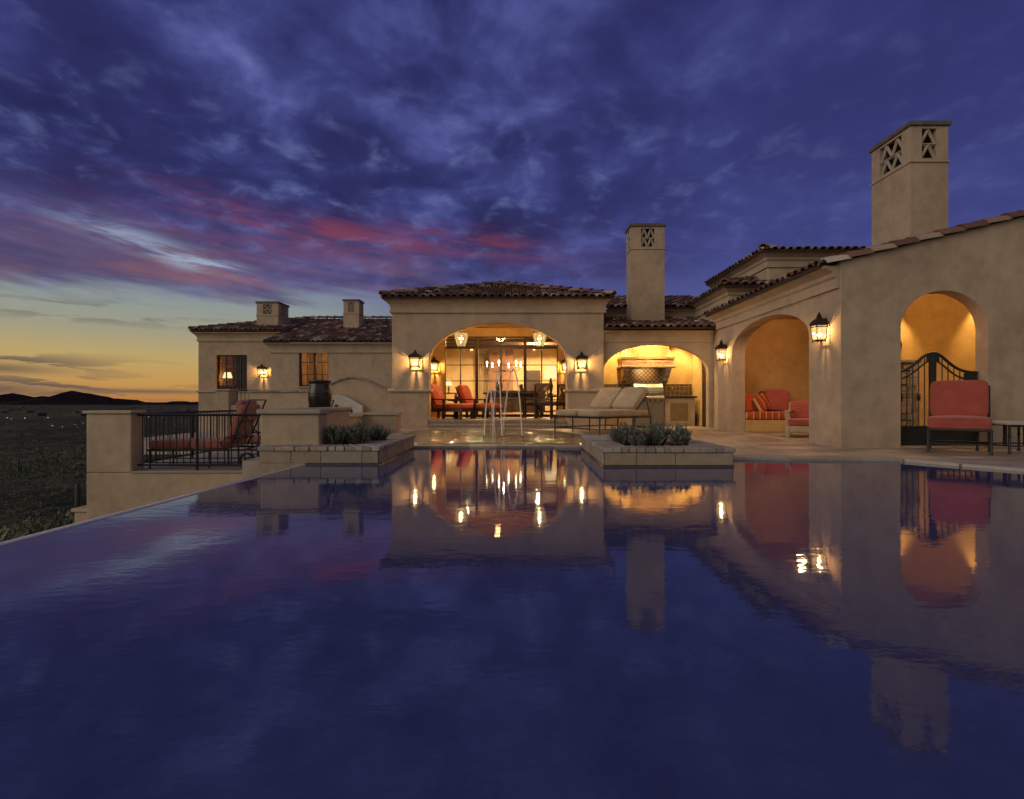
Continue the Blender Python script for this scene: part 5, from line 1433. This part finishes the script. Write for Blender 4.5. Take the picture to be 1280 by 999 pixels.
# small side table at the right border
t = thing('side_table', 'stone topped black iron side table right of the patio chair', 'table', (WX(1275,7.1)-0.03, 7.15, 0.028))
w = MB(); w.box(-0.34,0.34,-0.28,0.28,0.395,0.43); w.build('table_top', M['whiteplaster'], t, bevel=0.008)
for x in (-0.30,0.30):
    for y in (-0.24,0.24):
        w = MB(); w.tube([(x,y,0.394),(x,y,0.03),(x,y,0.0)],[0.016,0.014,0.026],8); w.ball((x,y,0.24),0.022); w.build('leg', M['iron'], t)
w = MB()
for y in (-0.24,0.24): w.tube([(-0.30,y,0.11),(0.30,y,0.11)],0.010,6); w.tube([(-0.30,y,0.378),(0.30,y,0.378)],0.014,6)
for x in (-0.30,0.30): w.tube([(x,-0.24,0.11),(x,0.24,0.11)],0.010,6)
for k in range(2): w.box(-0.01+0.28*k-.14,0.03+0.28*k-.14,-0.01,0.01,0.10,0.394)
w.build('stretcher', M['iron'], t)
# alcove chair and pillows
t = thing('armchair', 'red cushioned pale wood armchair standing in the alcove', 'chair', (WX(1004,10.2)+0.16, 10.25, 0.028), radians(-32))
club_chair(t, M['red'], M['palewood'], 0.78, 0.82, 0.36, 0.72, 0.13, arm=True, iron=False, rake=16)
def pillow(label, loc, s_, rot, tilt, mat):
    w = MB(); b = 0
    w.ball((0,0,0), s_/2, 0.09, s_/2, n=28, m=14, e=0.35)
    w.v = [(x*(1+0.10*min(1,abs(z)/(s_/2))**3), y*(1-0.55*max(abs(x),abs(z))/(s_/2)), z*(1+0.10*min(1,abs(x)/(s_/2))**3)) for x,y,z in w.v]
    o = w.build('pillow', mat); o.location = loc; o.rotation_euler = (tilt, radians(rot[1]), radians(rot[0]))
    tag(o, label, 'pillow', 'pillows on the built-in bench'); return o
pillow('plain red pillow leaning on the alcove bench behind the armchair', (6.22,12.02,0.77), 0.52, (-8,6), -0.30, M['red'])
pillow('striped red pillow leaning on the alcove bench', (5.83,11.93,0.70), 0.40, (30,-20), -0.35, M['stripe'])
pillow('dark red pillow at the left end of the alcove bench', (5.56,12.02,0.70), 0.42, (20,0), -0.3, M['orange'])
pillow('dark green pillow half hidden behind the plain red pillow', (6.06,12.13,0.72), 0.46, (10,12), -0.2, speckled('olive_fabric',(0.06,0.05,0.03),0.95,0.2,8,200,0.2,space='obj'))

# double daybed
def daybed(t):
    L, W2, zs = 1.70, 1.36, 0.36
    w = MB(); r = 0.016
    for y in (-W2/2, 0, W2/2): w.tube([(-L/2,y,zs),(L/2,y,zs)],r,8)
    for x in (-L/2, -0.2, L/2): w.tube([(x,-W2/2,zs),(x,W2/2,zs)],r,8)
    for y in (-W2/2, W2/2): w.tube([(-L/2,y,0.12),(L/2,y,0.12)],r*.8,6)
    for x in (-L/2, L/2): w.tube([(x,-W2/2,0.12),(x,W2/2,0.12)],r*.8,6)
    w.build('frame', M['iron'], t)
    for x in (-L/2, -L/6, L/6, L/2):
        for y in (-W2/2, W2/2):
            w = MB(); w.tube([(x,y,zs),(x,y,0.02),(x,y,0)],[r,r*.9,r*1.5],8); w.build('leg', M['iron'], t)
    for y in (-W2/4, W2/4):
        w = MB(); w.cushion(-L/2-.03,L/2-.02,y-W2/4-.01,y+W2/4+.01-.004,zs+.017,zs+.16,puff=0.018,e=0.22); w.build('mattress', M['beige'], t)
        Mb = tr(L/2-0.54,y,zs+0.15) @ ry(-radians(44))
        w = MB(); w.cushion(0.0,0.66,-W2/4+.01,W2/4-.01,-0.02,0.12,Mb,puff=0.02,e=0.24); w.build('back_cushion', M['beige'], t)
    w = MB()
    for y in (-W2/2+.02, -0.02, 0.02, W2/2-.02):
        Mb = tr(L/2-0.54,y,zs+0.15) @ ry(-radians(44)); w.tube([Mb @ Vector((-0.1,0,-0.04)), Mb @ Vector((0.64,0,-0.04))],0.013,6)
        w.tube([Mb @ Vector((0.5,0,-0.04)), (L/2,y,zs)],0.010,6)
    w.build('back_frame', M['iron'], t)
t = thing('daybed', 'double beige cushioned iron daybed facing the pool by the kitchen', 'daybed', (WX(754,11.6), 11.65, 0.028), radians(38))
daybed(t)

# ------------------------------------------------------------------ kitchen fittings
t = thing('kitchen_counter', 'outdoor kitchen counter with a dark stone top and sink right of the grill', 'counter', (4.75, 14.75, 0.03)); off = tuple(t.location)
w = MB(); w.box(4.30,5.16,14.44,15.083,0.031,0.83); w.build('cabinet', M['stucco'], t, off=off, bevel=0.012)
w = MB(); w.box(4.24,5.20,14.38,15.084,0.832,0.88); w.build('counter_top', M['granite'], t, off=off, bevel=0.006)
w = MB(); w.box(4.40,5.02,14.425,14.438,0.12,0.74); d_o = w.build('door', M['palewood'], t, off=off, bevel=0.004)
w = MB(); w.box(4.46,4.96,14.418,14.424,0.18,0.68); w.build('panel', speckled('mid_wood',(0.2,0.13,0.06),0.5,0.25,8,70,0.15), d_o, off=off)
w = MB(); w.tube([(4.62,14.85,0.88),(4.62,14.85,1.10),(4.62,14.80,1.14),(4.62,14.74,1.12),(4.62,14.73,1.07)],0.010,8); w.tube([(4.70,14.86,0.88),(4.70,14.86,0.95)],0.012,6); w.build('tap', M['steel'], t, off=off)
t = thing('side_counter', 'outdoor kitchen counter with a dark stone top left of the grill', 'counter', (2.9, 14.75, 0.03)); off = tuple(t.location)
w = MB(); w.box(2.48,3.40,14.44,15.083,0.031,0.83); w.build('cabinet', M['stucco'], t, off=off, bevel=0.012)
w = MB(); w.box(2.465,3.40,14.38,15.084,0.832,0.88); w.build('counter_top', M['granite'], t, off=off, bevel=0.006)
t = thing('grill', 'stainless steel built-in barbecue grill under the kitchen hood', 'grill', (3.85, 14.75, 0.03)); off = tuple(t.location)
w = MB(); w.box(3.42,4.28,14.40,15.0,0.10,0.78); w.box(3.46,4.24,14.45,15.0,0.031,0.10); w.build('body', M['steel'], t, off=off, bevel=0.008)
w = MB(); w.extrude([(3.44,14.33,0.72),(3.44,14.30,0.82),(3.44,14.34,0.885),(3.44,14.398,0.885),(3.44,14.398,0.72)],(0.82,0,0)); cpnl = w.build('control_panel', M['steel'], t, off=off, bevel=0.004)
for k in range(5):
    x = 3.54+k*0.155; w = MB(); w.tube([(x,14.315,0.775),(x,14.275,0.765)],0.026,12); w.build('knob', M['iron'], cpnl, off=off)
w = MB(); prof = [(14.36,0.89),(14.36,1.02),(14.40,1.13),(14.48,1.22),(14.62,1.275),(14.80,1.28),(14.98,1.22),(14.98,0.89)]
w.extrude([(3.44,y,z) for y,z in prof],(0.37,0,0)); w.extrude([(3.815,y,z) for y,z in prof],(0.445,0,0)); hd = w.build('lid', M['steel'], t, off=off, bevel=0.012)
w = MB(); w.tube([(3.52,14.33,0.97),(3.52,14.29,0.97),(4.18,14.29,0.97),(4.18,14.33,0.97)],0.013,8); w.build('handle', M['steel'], hd, off=off)
for x0_, x1_ in ((3.46,3.84),(3.86,4.24)):
    w = MB(); w.box(x0_,x1_,14.385,14.399,0.16,0.68); dd = w.build('door', M['steel'], t, off=off, bevel=0.004)
    w = MB(); xx = x1_-0.05 if x0_ < 3.5 else x0_+0.05; w.tube([(xx,14.384,0.30),(xx,14.36,0.30),(xx,14.36,0.58),(xx,14.384,0.58)],0.008,6); w.build('handle', M['steel'], dd, off=off)
spot('kitchen_downlight', (3.0,14.55,2.55), (0.0,0.36,-1), 150, (1.0,0.72,0.28), ang=92); spot('kitchen_downlight', (4.85,14.55,2.55), (0,0.36,-1), 150, (1.0,0.72,0.28), ang=92)
point('kitchen_fill', (3.9,14.05,2.50), 110, (1.0,0.68,0.30), 0.05)  # unseen fill added behind the arch header to brighten the kitchen
spot('hood_fill', (3.87,14.63,1.66), (0,1,0.02), 9, (1.0,0.70,0.32), ang=92)  # spot added under the hood to brighten the tile panel

# ------------------------------------------------------------------ iron gate
t = thing('iron_gate', 'black iron garden gate with a double curved top under the right arch', 'gate', (6.64, 8.02, 0.03)); off = tuple(t.location)
GY = 8.02; ga, gb = 6.0, 7.29
def gtop(x):
    q = (x-ga)/(gb-ga); return 1.19+0.31*math.exp(-((q-0.455)/0.24)**2)
w = MB()
xs = [ga+(gb-ga)*i/40 for i in range(41)]
w.tube([(x,GY,gtop(x)) for x in xs],0.022,6); w.tube([(x,GY,gtop(x)-0.12) for x in xs],0.014,6)
for x in (ga+.01,gb-.01): w.bar((x,GY,0.04),(x,GY,gtop(x)),0.035)
w.bar((ga,GY,0.34),(gb,GY,0.34),0.03)
xc = ga+(gb-ga)*0.455
w.box(xc-0.05,xc+0.05,GY-0.015,GY+0.015,0.04,gtop(xc)); w.box(xc-0.09,xc+0.10,GY-0.014,GY+0.014,gtop(xc)-0.14,gtop(xc)-0.03)
w.box(gb-0.20,gb-0.005,GY-0.014,GY+0.014,1.06,1.185)
w.build('gate_frame', M['iron'], t, off=off)
w = MB(); k = 14
for i in range(1,k):
    x = ga+(gb-ga)*i/k
    if abs(x-xc) < 0.06: continue
    w.bar((x,GY,0.34),(x,GY,gtop(x)),0.016)
    if i in (1,4,10): w.ball((x,GY,0.80),0.035,0.02,0.05,8,6); w.bar((x-.03,GY,0.74),(x+.03,GY,0.86),0.010); w.bar((x+.03,GY,0.74),(x-.03,GY,0.86),0.010)
w.build('bar_panel', M['iron'], t, off=off)
w = MB(); w.box(ga+.02,gb-.02,GY-0.008,GY+0.008,0.052,0.335); w.build('kick_plate', M['iron'], t, off=off)
w = MB(); w.box(5.98,7.30,7.90,8.07,0.029,0.05); o = w.build('threshold', M['palewood'], villa, off=VO)
point('gate_passage_light', (7.2,8.42,2.90), 75, (1.0,0.62,0.22), 0.06)
spot('gate_passage_light', (7.72,10.5,2.95), (0.12,0.22,-1), 140, (1.0,0.66,0.26), ang=62); spot('gate_passage_light', (8.95,9.62,2.95), (0.2,0.2,-1), 140, (1.0,0.66,0.26), ang=62)
point('alcove_light', (5.95,10.4,2.66), 62, (1.0,0.65,0.32), 0.12)
point('porch_fill', (-0.4,14.06,2.975), 95, (1.0,0.60,0.22), 0.15)  # unseen fill added above the arch to brighten the porch

# ------------------------------------------------------------------ porch and living-room furniture
def lounge(t, cush, frame):
    """low wooden chaise chair, facing +X"""
    w = MB()
    for y in (-0.33,0.33): w.box(-0.5,0.72,y-.03,y+.03,0.20,0.29)
    w.box(0.69,0.75,-0.30,0.30,0.20,0.29); w.box(-0.5,-0.44,-0.30,0.30,0.20,0.29)
    w.build('frame', frame, t, bevel=0.006)
    for x in (-0.42,0.12,0.66):
        for y in (-0.33,0.33): w = MB(); w.box(x-.035,x+.035,y-.032,y+.032,0,0.199); w.build('leg', frame, t, bevel=0.005)
    for y in (-0.37,0.37):
        w = MB(); w.box(-0.35,0.22,y-.05,y+.05,0.53,0.565); w.box(0.12,0.18,y-.03,y+.03,0.29,0.529); w.box(-0.33,-0.27,y-.03,y+.03,0.29,0.529); w.build('arm', frame, t, bevel=0.005)
    w = MB(); w.cushion(-0.32,0.76,-0.30,0.30,0.292,0.42,puff=0.02,e=0.24); w.build('seat_cushion', cush, t)
    Mb = tr(-0.27,0,0.36) @ ry(-radians(68)) @ Matrix.Scale(1,4)
    Mb = tr(-0.22,0,0.38) @ ry(radians(-112))
    w = MB(); w.cushion(0.0,0.62,-0.30,0.30,-0.10,0.03,Mb,puff=0.02,e=0.24); w.build('back_cushion', cush, t)
    w = MB(); 
    for y in (-0.28,0.28): w.extrude([Mb @ Vector((-0.1,y-.03,0.04)),Mb @ Vector((0.6,y-.03,0.04)),Mb @ Vector((0.6,y+.03,0.04)),Mb @ Vector((-0.1,y+.03,0.04))], Mb.to_3x3() @ Vector((0,0,0.03)))
    w.build('back_frame', frame, t)
t = thing('lounge_chair', 'red cushioned wooden lounge chair by the left jamb of the hall arch', 'chair', (WX(557,14.55), 14.55, 0.24), radians(-22), 'wooden lounge chairs in the porch')
lounge(t, M['orange'], M['darkwood'])
dup(t, (WX(594,14.95), 15.0, 0.24), radians(-20), 'orange lit wooden lounge chair second from the left jamb of the hall arch')
t = thing('side_table', 'small dark side table between the two lounge chairs', 'table', (WX(569,15.4), 15.45, 0.24))
w = MB(); w.lathe([(0,0.50),(0.25,0.50),(0.25,0.53),(0,0.53)],n=24); w.build('table_top', M['darkwood'], t)
w = MB(); w.lathe([(0.16,0.0),(0.05,0.04),(0.04,0.46),(0.12,0.50)],n=16); w.build('pedestal', M['darkwood'], t)
w = MB(); w.lathe([(0,0),(0.09,0.0),(0.06,0.04),(0.10,0.10),(0.07,0.12),(0,0.11)],n=14); o = w.build('bowl', M['glaze']); o.location = (WX(569,15.4)+0.05,15.42,0.771); tag(o,'dark bowl on the small side table between the lounge chairs','bowl')
# dining set in the porch
t = thing('dining_table', 'long dark wooden dining table in the porch behind the water jets', 'table', (WX(640,15.2), 15.3, 0.24))
w = MB(); w.box(-0.85,0.85,-0.36,0.36,0.70,0.75); w.build('table_top', M['darkwood'], t, bevel=0.008)
w = MB(); w.box(-0.75,0.75,-0.30,0.30,0.60,0.699); w.build('apron', M['darkwood'], t)
for x in (-0.72,0.72):
    for y in (-0.28,0.28): w = MB(); w.lathe([(0.03,0),(0.035,0.1),(0.05,0.3),(0.035,0.45),(0.045,0.60)],(x,y,0),12); w.build('leg', M['darkwood'], t)
def dining_chair(t):
    w = MB(); w.cushion(-0.25,0.25,-0.25,0.23,0.42,0.50,e=0.3,puff=0.01); w.build('seat', M['brownfab'], t)
    for x in (-0.22,0.22):
        w = MB(); w.bar((x,-0.22,0),(x,-0.22,0.62),0.045); w.build('leg', M['darkwood'], t)
        w = MB(); w.bar((x,0.22,0),(x,0.25,0.5),0.045); w.bar((x,0.25,0.5),(x,0.34,0.98),0.042); w.build('leg', M['darkwood'], t)
        w = MB(); w.bar((x,-0.24,0.63),(x,0.28,0.66),0.045); w.build('arm', M['darkwood'], t)
    w = MB(); w.box(-0.22,0.22,-0.22,0.22,0.36,0.415); w.bar((-.22,-.22,.2),(.22,-.22,.2),0.03); w.bar((-.22,.22,.2),(.22,.22,.2),0.03); w.build('seat_frame', M['darkwood'], t)
    w = MB()
    for i in range(9):   # interlaced back
        a = -0.2+0.05*i
        w.bar((a,0.255+0.01*(i%2),0.55),(-0.2+((i*0.05+0.2) % 0.42),0.335,0.95),0.018); w.bar((a,0.26,0.55),(-0.2+((0.4-i*0.05+0.15) % 0.42),0.335,0.95),0.018)
    w.bar((-.22,.255,.54),(.22,.255,.54),0.04); w.bar((-.22,.34,.97),(.22,.34,.97),0.05); w.build('woven_back', M['brownfab'], t)
DG = 'dark woven armchairs around the porch table'
t = thing('dining_chair', 'dark woven back armchair at the right of the porch, seen from behind', 'chair', (WX(680,14.7), 14.75, 0.24), radians(172), DG)
dining_chair(t)
dup(t, (WX(660,15.3)+0.12, 15.25, 0.24), radians(96), 'dark armchair side on at the right end of the porch table')
dup(t, (WX(700,15.5), 15.35, 0.24), radians(200), 'dark armchair by the right jamb beyond the woven back one')
# living room
t = thing('sideboard', 'dark sideboard inside the hall below the chandelier', 'cabinet', (WX(648,19.5), 19.5, 0.236))
w = MB(); w.box(-1.0,1.0,-0.25,0.25,0.08,0.86); w.build('body', M['darkwood'], t, bevel=0.01)
w = MB(); w.box(-1.04,1.04,-0.28,0.28,0.862,0.90); w.build('top', M['darkwood'], t, bevel=0.006)
for x in (-0.9,0.9): w = MB(); w.box(x-.05,x+.05,-.2,.2,0,0.079); w.build('leg', M['darkwood'], t)
t = thing('vase', 'dark vase with pale branches on the sideboard inside', 'vase', (WX(624,19.5), 19.5, 1.137))
w = MB(); w.lathe([(0,0),(0.09,0.0),(0.15,0.14),(0.13,0.28),(0.06,0.36),(0.075,0.40),(0.05,0.40),(0,0.3)],n=18); w.build('jar', M['glaze'], t)
w = MB(); rn = random.Random(4)
for k in range(14):
    a = rn.uniform(0,6.3); w.tube([(0,0,0.35),(0.1*cos(a),0.1*sin(a),0.5),(0.26*cos(a)*rn.uniform(.5,1),0.2*sin(a),0.55+rn.uniform(0,0.15))],0.006,4)
w.build('branches', M['beige'], t)
def table_lamp(label, loc, s_, power, mat_base, r1=0.13, r2=0.24, first=None):
    t = thing('table_lamp', label, 'lamp', loc)
    w = MB(); w.lathe([(0,0),(0.08*s_,0),(0.03*s_,0.05*s_),(0.07*s_,0.2*s_),(0.03*s_,0.38*s_),(0.015*s_,0.45*s_)],n=16); w.build('base', mat_base, t)
    w = MB(); w.lathe([(r2*s_,0.42*s_),(r1*s_,0.75*s_)],n=24); w.build('lamp_shade', M['lampshade'], t)
    if power: point('table_lamp_light', (loc[0],loc[1],loc[2]+0.55*s_), power, (1.0,0.55,0.2), 0.05)
    return t
table_lamp('big lit table lamp with a cone shade inside the hall at right', (WX(688.5,17.3),17.3,0.96), 1.3, 10, M['glaze'], 0.11, 0.2)
t = thing('console_table', 'low dark console under the big lit lamp inside the hall', 'table', (WX(688.5,17.3),17.3,0.236))
w = MB(); w.box(-0.34,0.34,-0.2,0.2,0.67,0.72); w.build('table_top', M['darkwood'], t)
for x in (-0.3,0.3):
    for y in (-.16,.16): w = MB(); w.box(x-.03,x+.03,y-.03,y+.03,0,0.669); w.build('leg', M['darkwood'], t)
table_lamp('small lit table lamp inside the hall at far left', (WX(561,19.0),19.0,1.05), 0.62, 8, M['bronze'])
t = thing('console_table', 'narrow console under the small lit lamp at far left inside the hall', 'table', (WX(561,19.0),19.0,0.236))
w = MB(); w.box(-0.3,0.3,-0.2,0.2,0.76,0.812); w.build('table_top', M['darkwood'], t)
for x in (-0.26,0.26):
    for y in (-.16,.16): w = MB(); w.box(x-.03,x+.03,y-.03,y+.03,0,0.759); w.build('leg', M['darkwood'], t)
table_lamp('lit table lamp inside the left window of the guest house', (WX(284.5,21.9),21.9,1.40), 0.75, 0, M['bronze'], 0.16, 0.26)
t = thing('nightstand', 'dark nightstand under the lamp in the guest house window', 'table', (WX(284.5,21.9),21.9,0.951))
w = MB(); w.box(-0.25,0.25,-0.2,0.2,0.0,0.446); w.build('body', M['darkwood'], t, bevel=0.01)
w = MB(); w.box(-0.1,0.1,-0.212,-0.201,0.2,0.35); w.build('drawer', M['darkwood'], t)
